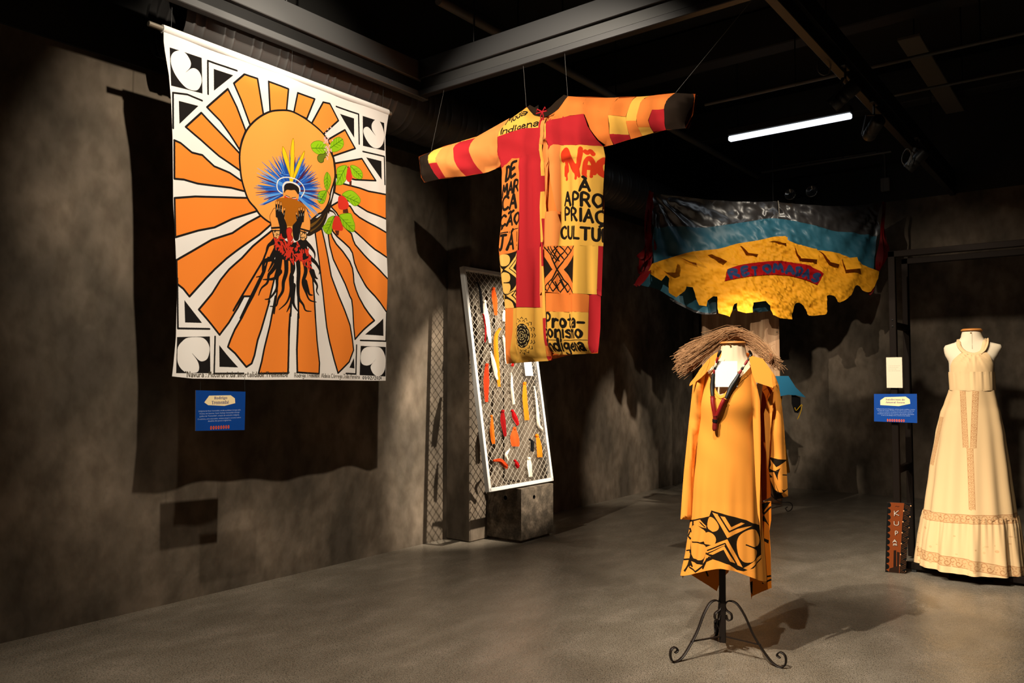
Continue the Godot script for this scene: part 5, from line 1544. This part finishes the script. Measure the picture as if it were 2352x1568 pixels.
# ---------------------------------------------------------------- things behind the orange outfit
func back_group() -> void:
	var pb := thing("plywood_panel", "tall plain plywood board standing behind the orange outfit", "panel", Vector3(-3.22, 0, -8.6))
	var l := Vector2(-0.557,1.199).x
	var r := Vector2(0.341,1.208).x
	put("board", boxm(Vector3(r - l, 2.3, 0.018), Vector3((l + r) * 0.5 + 3.3 - 3.22 - 0.16 + 0.0, 1.155, 0), 0.002), M.ply, pb)
	pb.position.x = -3.3 + 0.08
	for x in [l + 0.02, r - 0.02]:
		for y in [0.25, 1.86]:
			var k := MB.new()
			k.lathe(PackedVector2Array([Vector2(0.0, 0.005), Vector2(0.007, 0.004), Vector2(0.009, 0.0)]), Transform3D(Basis(Vector3.RIGHT, PI / 2), Vector3(x - 0.08, y, 0.009)), 12)
			put("screw", k.done(), mat(Color(0.7, 0.68, 0.62), 0.3, 0.9), pb)
	frame_stand("black steel display frame behind the left edge of the plywood board", Vector3(-3.3 + l - 0.03, 0, -8.65), 2.35, 0.55, -0.45)
	# second outfit, almost hidden
	var t := thing("dress_form", "dress form stand mostly hidden behind the orange outfit", "mannequin", Vector3(-2.97, 0, -8.02), 37.7)
	var iron := mat(Color(0.11, 0.075, 0.055), 0.5, 0.4)
	put("pole", barm(Vector3(0, 0.06, 0), Vector3(0, 1.35, 0), 0.03, 0.03, Vector3(0, 0, 1), 0.003), iron, t)
	for a in [-15.0, 105.0, 225.0]:
		var dir := Vector3(cos(deg_to_rad(a)), 0, -sin(deg_to_rad(a)))
		var rows := PackedVector3Array()
		for p in S(V([10,190, 60,230, 120,140, 200,100, 270,100, 300,70, 290,30, 255,10, 235,35, 255,55]), false, 4): rows.append(dir * p.x + Vector3(0, p.y, 0))
		put("scroll_leg", tubem(rows, [0.005], 6), iron, t)
	var body := V([-60,1500, 60,1500, -65,1400, 65,1400, -190,1340, 190,1340, -180,1200, 180,1200, -150,1000, 150,1000])
	put("torso", shell(body, func(_y): return Vector2(0.1, 0.09), func(_a): return 1.5, func(_a): return 1.0, 32, 16), cloth(Color(0.8, 0.72, 0.6)), t)
	var g := thing("layered_costume", "blue, yellow and black costume peeking out behind the orange coat sleeve", "costume", Vector3(-2.97, 0, -8.02), 37.7)
	var prof := V([-200,1370, 200,1370, -210,1200, 215,1200, -190,1000, 190,1000, -230,700, 230,700, -270,350, 270,350])
	put("yellow_layer", shell(prof, func(y): return Vector2(0.14 + (1.3 - y) * 0.1, 0.12), func(_a): return 1.36, func(_a): return 0.4, 48, 20, 0.01, func(a, y): return 0.01 * sin(a * 11.0) * (1.4 - y)), cloth(Color(0.78, 0.52, 0.06)), g)
	put("blue_layer", piece(V([-260,1380, 250,1380, 330,1265, 450,1160, 330,1185, 240,1190, 0,1150, -250,1190]), func(x, _y): return 0.17 - 0.5 * x * x, 0.06), cloth(Color(0.16, 0.42, 0.55)), g)
	put("black_layer", piece(V([300,1200, 400,1160, 400,1040, 370,1000, 330,1010, 300,1100]), func(x, _y): return 0.1 - 0.3 * x * x, 0.06), cloth(Color(0.06, 0.055, 0.06)), g)
	put("yellow_ribbon", tubem(P3(S(V([330,1060, 345,1030, 400,1090, 395,1040, 375,980, 355,940]), false, 4), 0.08), [0.008], 6, 0.4), cloth(Color(0.85, 0.66, 0.1)), g)

# a black steel display frame: front and rear uprights with rungs, top and foot bars running to the right
func frame_stand(label: String, at: Vector3, h: float, w: float, dz: float) -> Node3D:
	var t := thing("display_frame", label, "frame", at)
	var s := 0.045
	for z in [0.0, dz]:
		for x in [0.0, w]:
			put("upright", barm(Vector3(x, 0.02, z), Vector3(x, h, z), s, s, Vector3(0, 0, 1), 0.003), M.steel, t)
		put("top_bar", barm(Vector3(-s / 2, h - s / 2, z), Vector3(w + s / 2, h - s / 2, z), s, s - 0.001, Vector3.UP, 0.003), M.steel, t)
		put("foot_bar", barm(Vector3(-s / 2, 0.042, z), Vector3(w + s / 2, 0.042, z), s - 0.001, s, Vector3.UP, 0.003), M.steel, t)
	for x in [0.0, w]:
		for y in [0.7, h * 0.765]:
			put("rung", barm(Vector3(x, y, 0), Vector3(x, y, dz), s - 0.002, s, Vector3.UP, 0.003), M.steel, t)
		for z in [0.0, dz]:
			put("foot", boxm(Vector3(0.03, 0.022, 0.03), Vector3(x + (0.1 if x == 0.0 else -0.1), 0.011, z)), M.black_metal, t)
	for y in [h * 0.76, h * 0.78]:
		var k := MB.new()
		k.lathe(PackedVector2Array([Vector2(0.0, 0.004), Vector2(0.006, 0.003), Vector2(0.007, 0.0)]), Transform3D(Basis(Vector3.RIGHT, PI / 2), Vector3(0, y, s / 2)), 10)
		put("bolt", k.done(), M.black_metal, t)
	return t

# ---------------------------------------------------------------- the cream dress in its frame
func dress_group() -> void:
	frame_stand("black steel display frame standing round the cream dress", Vector3(-1.3, 0, -6.17), 2.27, 1.6, -0.44)
	var at := Vector3(-0.87, 0.03, -6.28)
	var turn := 8.0
	var body := V([-11,1650,104,1647,-16,1638,104,1635,-21,1609,113,1606,-37,1582,126,1578,-74,1568,169,1558,-116,1557,214,1542,-128,1534,224,1528,-123,1492,205,1488,-98,1436,178,1433,-98,1355,172,1355,-95,1242,172,1245])
	var bdep := func(y: float) -> Vector2: return Vector2(0.06, 0.06) if y > Vector2(0.019,1.578).y else Vector2(0.06 + 0.045 * smoothstep(0.0, 0.18, Vector2(0.019,1.578).y - y), 0.08)
	var t := thing("dress_form", "cream cloth dress form with wooden neck cap inside the cream dress", "mannequin", at, turn)
	var cream := cloth(Color(0.86, 0.79, 0.68))
	var ytop := Vector2(0.046,1.646).y
	put("torso", shell(body, bdep, func(_a): return ytop, func(_a): return 1.1, 48, 30), cream, t)
	var nk := span(body, ytop)
	var k := MB.new()
	k.lathe(PackedVector2Array([Vector2(0.0, 0.022), Vector2(0.055, 0.022), Vector2(0.066, 0.014), Vector2(0.066, 0.004), Vector2(0.0, 0.0)]), Transform3D(Basis.IDENTITY, Vector3(nk.x, ytop, 0)), 40)
	put("neck_cap", k.done(), mat(Color(0.72, 0.46, 0.2), 0.5), t)
	put("seam", tubem(PackedVector3Array([Vector3(nk.x, ytop, 0.0605), Vector3(nk.x, ytop - 0.09, 0.061), Vector3(nk.x, ytop - 0.12, 0.072)]), [0.0012], 5), mat(Color(0.6, 0.53, 0.44), 0.8), t)
	k = MB.new()
	k.lathe(PackedVector2Array([Vector2(0.0, 0.006), Vector2(0.004, 0.004), Vector2(0.005, 0.0)]), Transform3D(Basis(Vector3.RIGHT, PI / 2), Vector3(nk.x - 0.006, ytop - 0.01, 0.06)), 10)
	put("pin", k.done(), mat(Color(0.6, 0.5, 0.3), 0.3, 0.8), t)
	put("pole", barm(Vector3(0, -0.02, 0), Vector3(0, 1.1, 0), 0.03, 0.03, Vector3(0, 0, 1), 0.002), M.steel, t)
	put("base_plate", boxm(Vector3(0.26, 0.012, 0.26), Vector3(0, -0.023, 0), 0.002), M.steel, t)
	var d := thing("halter_dress", "long cream halter dress with brown lace trim and gathered hem tier in the steel frame", "dress", at, turn)
	var base := Color(0.85, 0.715, 0.53)
	var lace := Color(0.64, 0.45, 0.29)
	var prof := V([-98,1436,174,1433,-98,1355,172,1355,-96,1242,173,1245,-125,1153,189,1158,-153,1081,204,1090,-185,938,225,953,-228,674,251,703,-263,417,274,461,-273,375,282,422,-282,344,287,394,-305,194,297,255,-325,44,310,116,-338,-100,316,-17])
	var dep := func(y: float) -> Vector2:
		var f := clampf((1.13 - y) / 1.1, 0.0, 1.0)
		return Vector2(0.125 + 0.17 * f, 0.11 + 0.12 * f)
	var rc := Rect2(-0.42, -0.05, 0.86, 1.75)
	var pt := Paint.new(rc, 1150.0, base)
	var scroll := func(a: Vector2, b: Vector2, w: float) -> void:
		var n := int(a.distance_to(b) / (w * 0.55))
		for i in n:
			var q := a.lerp(b, (i + 0.5) / n)
			var s := 1.0 if i % 2 else -1.0
			var u := (b - a).normalized()
			var v := u.orthogonal()
			var arc := PackedVector2Array()
			for j in 9:
				var an := j * 0.75
				arc.append(q + (u * cos(an) + v * sin(an) * s) * w * (0.36 - 0.03 * j) + v * s * w * 0.12)
			pt.line(arc, w * 0.09, lace.lerp(base, rng.randf() * 0.4))
			pt.disc(q - v * s * w * 0.3, w * 0.1, lace.lerp(base, 0.3))
	var band := func(a: Vector2, b: Vector2, w: float) -> void:
		var v := (b - a).normalized().orthogonal() * w * 0.5
		pt.poly(PackedVector2Array([a + v, b + v, b - v, a - v]), base.lerp(lace, 0.3))
		pt.line(PackedVector2Array([a + v, b + v]), w * 0.06, lace)
		pt.line(PackedVector2Array([a - v, b - v]), w * 0.06, lace)
		scroll.call(a, b, w)
	band.call(Vector2(-0.018,1.239), Vector2(-0.009,0.856), 0.032)
	band.call(Vector2(0.059,1.239), Vector2(0.035,0.858), 0.036)
	band.call(Vector2(0.016,0.857), Vector2(0.019,0.454), 0.036)
	band.call(Vector2(-0.149,1.056), Vector2(-0.218,0.720), 0.02)
	band.call(Vector2(-0.281,0.377), Vector2(0.010,0.391), 0.055)
	band.call(Vector2(0.010,0.391), Vector2(0.285,0.400), 0.055)
	band.call(Vector2(-0.323,0.115), Vector2(-0.017,0.104), 0.06)
	band.call(Vector2(-0.017,0.104), Vector2(0.309,0.056), 0.06)
	for i in 40:   # wear and stains near the hem
		var q := Vector2(rng.randf_range(-0.33, 0.36), rng.randf_range(-0.02, 0.3))
		pt.disc(q, rng.randf_range(0.003, 0.014), base.lerp(lace, rng.randf_range(0.15, 0.4)), rng.randf_range(0.003, 0.01))
	var pm := printed(pt.tex())
	var waist := Vector2(0.039,1.244).y
	var tier := Vector2(0.019,0.390).y
	var gather := func(a: float, y: float) -> float: return 0.004 * sin(a * 7.0) + 0.008 * sin(a * 13.0 + 1.0) * clampf((waist - y) / 0.7, 0.0, 1.0)
	put("skirt", shell(prof, dep, func(_a): return waist, func(a): return tier + 0.0 * a, 96, 40, 0.004, gather, rc), pm, d)
	var ruffle := func(a: float, y: float) -> float:
		var f := clampf((tier + 0.02 - y) / 0.3, 0.0, 1.0)
		return 0.008 + (0.008 * sin(a * 21.0 + 0.5 * sin(a * 5.0)) + 0.014 * sin(a * 12.0 + 0.7)) * (0.35 + 0.65 * f) + 0.006 * sin(a * 47.0) * (1.0 - f)
	var hem := func(a: float) -> float: return lerpf(Vector2(-0.324,0.035).y, Vector2(0.306,0.032).y, 0.5 + 0.5 * sin(a)) if cos(a) > 0 else 0.0
	put("hem_tier", shell(prof, dep, func(a): return tier + 0.012 + 0.004 * sin(a * 31.0), hem, 180, 26, 0.0, ruffle, rc), pm, d)
	var upper := V([-12,1501,124,1499,-40,1479,140,1477,-72,1450,160,1448,-94,1411,173,1409,-98,1355,172,1355,-95,1242,173,1245])
	var udep := func(y: float) -> Vector2: return Vector2((bdep.call(y) as Vector2).x + 0.012, 0.09) if y > Vector2(0.039,1.355).y else Vector2(lerpf((bdep.call(y) as Vector2).x + 0.012, 0.125, clampf((Vector2(0.039,1.355).y - y) / 0.1, 0.0, 1.0)), 0.1)
	var pleat := func(a: float, y: float) -> float:
		var f := clampf((y - waist) / 0.25, 0.0, 1.0)
		return (0.0042 * sin(a * 19.0 + 0.4) + 0.002 * sin(a * 33.0)) * exp(-pow(sin(a) / 0.75, 2.0)) * (0.25 + f) + 0.002 * sin(a * 9.0) * (1.0 - f)
	put("bodice", shell(upper, udep, func(_a): return Vector2(0.039,1.369).y, func(_a): return waist - 0.002, 160, 24, 0.006, pleat, rc), pm, d)
	var neck := Vector2(0.053,1.535)
	var zyoke := func(x: float, y: float) -> float:
		var a := atan2(x - neck.x, neck.y - y)
		var far := Vector2(x, y).distance_to(neck)
		return front_z(body, bdep, x, y) + 0.015 + (0.0045 * sin(a * 15.0 + 0.5) + 0.002 * sin(a * 31.0)) * smoothstep(0.01, 0.06, far) * exp(-far / 0.12)
	put("halter_yoke", piece(S(V([-16,1503,17,1491,52,1486,93,1490,126,1501,144,1483,159,1448,169,1408]), false, 4) + V([167,1349,-88,1349,-90,1409]) + S(V([-90,1409,-72,1450,-41,1482,-16,1503]), false, 3), zyoke, 0.012, rc), pm, d)
	put("waist_seam", shell(upper, udep, func(_a): return waist + 0.006, func(_a): return waist - 0.006, 64, 2, 0.004), cloth(base), d)
	var plain := cloth(base)
	var hz := func(x: float, y: float) -> float: return front_z(body, bdep, x, y) + 0.008
	for s in [V([-34,1580,-33,1552,-19,1524,9,1499,51,1487,88,1495,107,1515,117,1550,124,1584]), V([92,1490,117,1515,132,1549,138,1581])]:
		var path := PackedVector3Array()
		for p in S(s, false, 5): path.append(Vector3(p.x, p.y, hz.call(p.x, p.y)))
		if s[0].x < nk.x - 0.03: path.insert(0, Vector3(path[0].x, path[0].y + 0.012, path[0].z - 0.05))
		path.append(path[path.size() - 1] + Vector3(0, 0.012, -0.05))
		put("halter_band", tubem(path, [0.0135], 8, 0.5), plain, d)
	# white card and blue label on the frame
	var card := thing("text_card", "white text card fixed to the black frame above the blue label", "card", Vector3(-1.3, 1.36, -6.14))
	var q := V([-45,502,59,503,62,289,-41,285])
	card.position = Vector3(-1.3 + (q[0].x + q[2].x) * 0.5, 1.0 + (q[0].y + q[2].y) * 0.5, -6.13)
	text_card(card, Vector2(absf(q[1].x - q[0].x), absf(q[0].y - q[3].y)), Color(0.84, 0.78, 0.68), 4)
	var lb := thing("name_label", "blue name label fixed to the black frame beside the cream dress", "label", Vector3(-1.3, 1.0, -6.12), 0.0, "blue artist labels")
	var cs := V([-127,242,153,246,151,43,-130,45])
	var r2 := Rect2(cs[3].x - 0.004, cs[2].y - 0.002, cs[2].x - cs[0].x + 0.006, cs[0].y - cs[2].y + 0.008)
	label_print(lb, cs, r2, S(V([-55,220,81,226,107,207,110,176,36,158,-86,163,-86,197]), true, 1), [["Sanderson de", Vector2(0.013,0.204), 0.125, 0.013], ["Amaral Sousa", Vector2(0.012,0.184), 0.125, 0.013]],
		["Indígena do povo Potiguara, artista visual e estilista, nasceu", "em Baía da Traição, Paraíba, e vive em Fortaleza, onde cria", "roupas e acessórios com grafismos de seu povo e pesquisa", "os saberes ancestrais das costuras, das tramas e das tintas", "da terra, em diálogo com a memória das aldeias."], Vector2(0.013,0.135), 0.25, 0.0112, Vector2(0.013,0.056), 0.12)
	# carved board leaning on the frame
	var o := thing("carved_board", "upright reddish wooden board lettered KUPAM with black carved border at the frame foot", "board", Vector3(-1.30, 0, -6.05), 14.7)
	var wood := V([-38,481,-15,486,68,486,113,484,107,414,95,303,82,193,67,2,-61,1,-53,192,-43,394])
	var lo := wood[0]
	var hi := wood[0]
	for p in wood:
		lo = lo.min(p); hi = hi.max(p)
	var rk := Rect2(lo, hi - lo)
	var pk := Paint.new(rk, 2000.0, Color(0.44, 0.2, 0.07))
	var ink := Color(0.03, 0.025, 0.02)
	pk.poly(V([-61,494,-33,495,-39,293,-55,-14,-71,-16]), ink)
	for i in 12:
		pk.disc(Vector2(-0.031,0.468) + (Vector2(-0.053,-0.004) - Vector2(-0.031,0.468)) * (i / 11.0), 0.016, ink, 0.018)
	pk.poly(V([68,486,122,490,71,-7,28,-12,43,199,53,350]), ink)
	for i in 13:
		var c: Vector2 = Vector2(0.087,0.458) + (Vector2(0.048,0.005) - Vector2(0.087,0.458)) * (i / 12.0)
		for j in 3:
			var s := 1.0 if i % 2 else -1.0
			var w: Vector2 = c + Vector2(0, (j - 1) * 0.011)
			pk.line(PackedVector2Array([w + Vector2(-0.017, -0.009 * s), w + Vector2(0.017, 0.009 * s)]), 0.003, Color(0.3, 0.17, 0.07))
		pk.disc(c + Vector2(-0.02 if i % 2 else 0.022, 0.012), 0.0045, Color(0.8, 0.6, 0.42))
	pk.poly(V([-5,155,11,157,7,-9,-11,-10]), Color(0.1, 0.05, 0.025))
	pk.poly(V([15,147,33,144,25,-7,-43,-13,-33,28,13,47]), Color(0.13, 0.07, 0.035))
	for g in [["K", Vector2(0.002,0.394), Vector2(0.033,0.399), 0.033], ["U", Vector2(-0.000,0.329), Vector2(0.030,0.331), 0.026], ["P", Vector2(0.007,0.262), Vector2(0.023,0.263), 0.026], ["A", Vector2(-0.009,0.210), Vector2(0.014,0.212), 0.018], ["m", Vector2(-0.007,0.188), Vector2(0.015,0.190), 0.02]]:
		hand(pk, g[0], g[1] + Vector2(0.002, -0.001), g[2] + Vector2(0.002, -0.001), Vector2(0, g[3]), 0.0075, ink)
		hand(pk, g[0], g[1], g[2], Vector2(0, g[3]), 0.0038, Color(0.78, 0.72, 0.66))
	pk.line(V([11,459,22,462,27,458,36,462]), 0.003, ink)
	var slab := MB.new()
	for i in wood.size():
		var a := wood[i]
		var b := wood[(i + 1) % wood.size()]
		slab.out4(Vector3(a.x, a.y, 0.0), Vector3(b.x, b.y, 0.0), Vector3(b.x, b.y, -0.018), Vector3(a.x, a.y, -0.018), Vector3(0, 0.3, -0.01))
	put("board_edge", slab.done(), mat(Color(0.1, 0.05, 0.03), 0.7), o)
	put("carved_face", piece(wood, func(_x, _y): return 0.0, 0.1, rk), printed(pk.tex(), 0.6), o)
	put("back_face", piece(wood, func(_x, _y): return -0.018, 0.1, rk), mat(Color(0.1, 0.05, 0.03), 0.7), o)
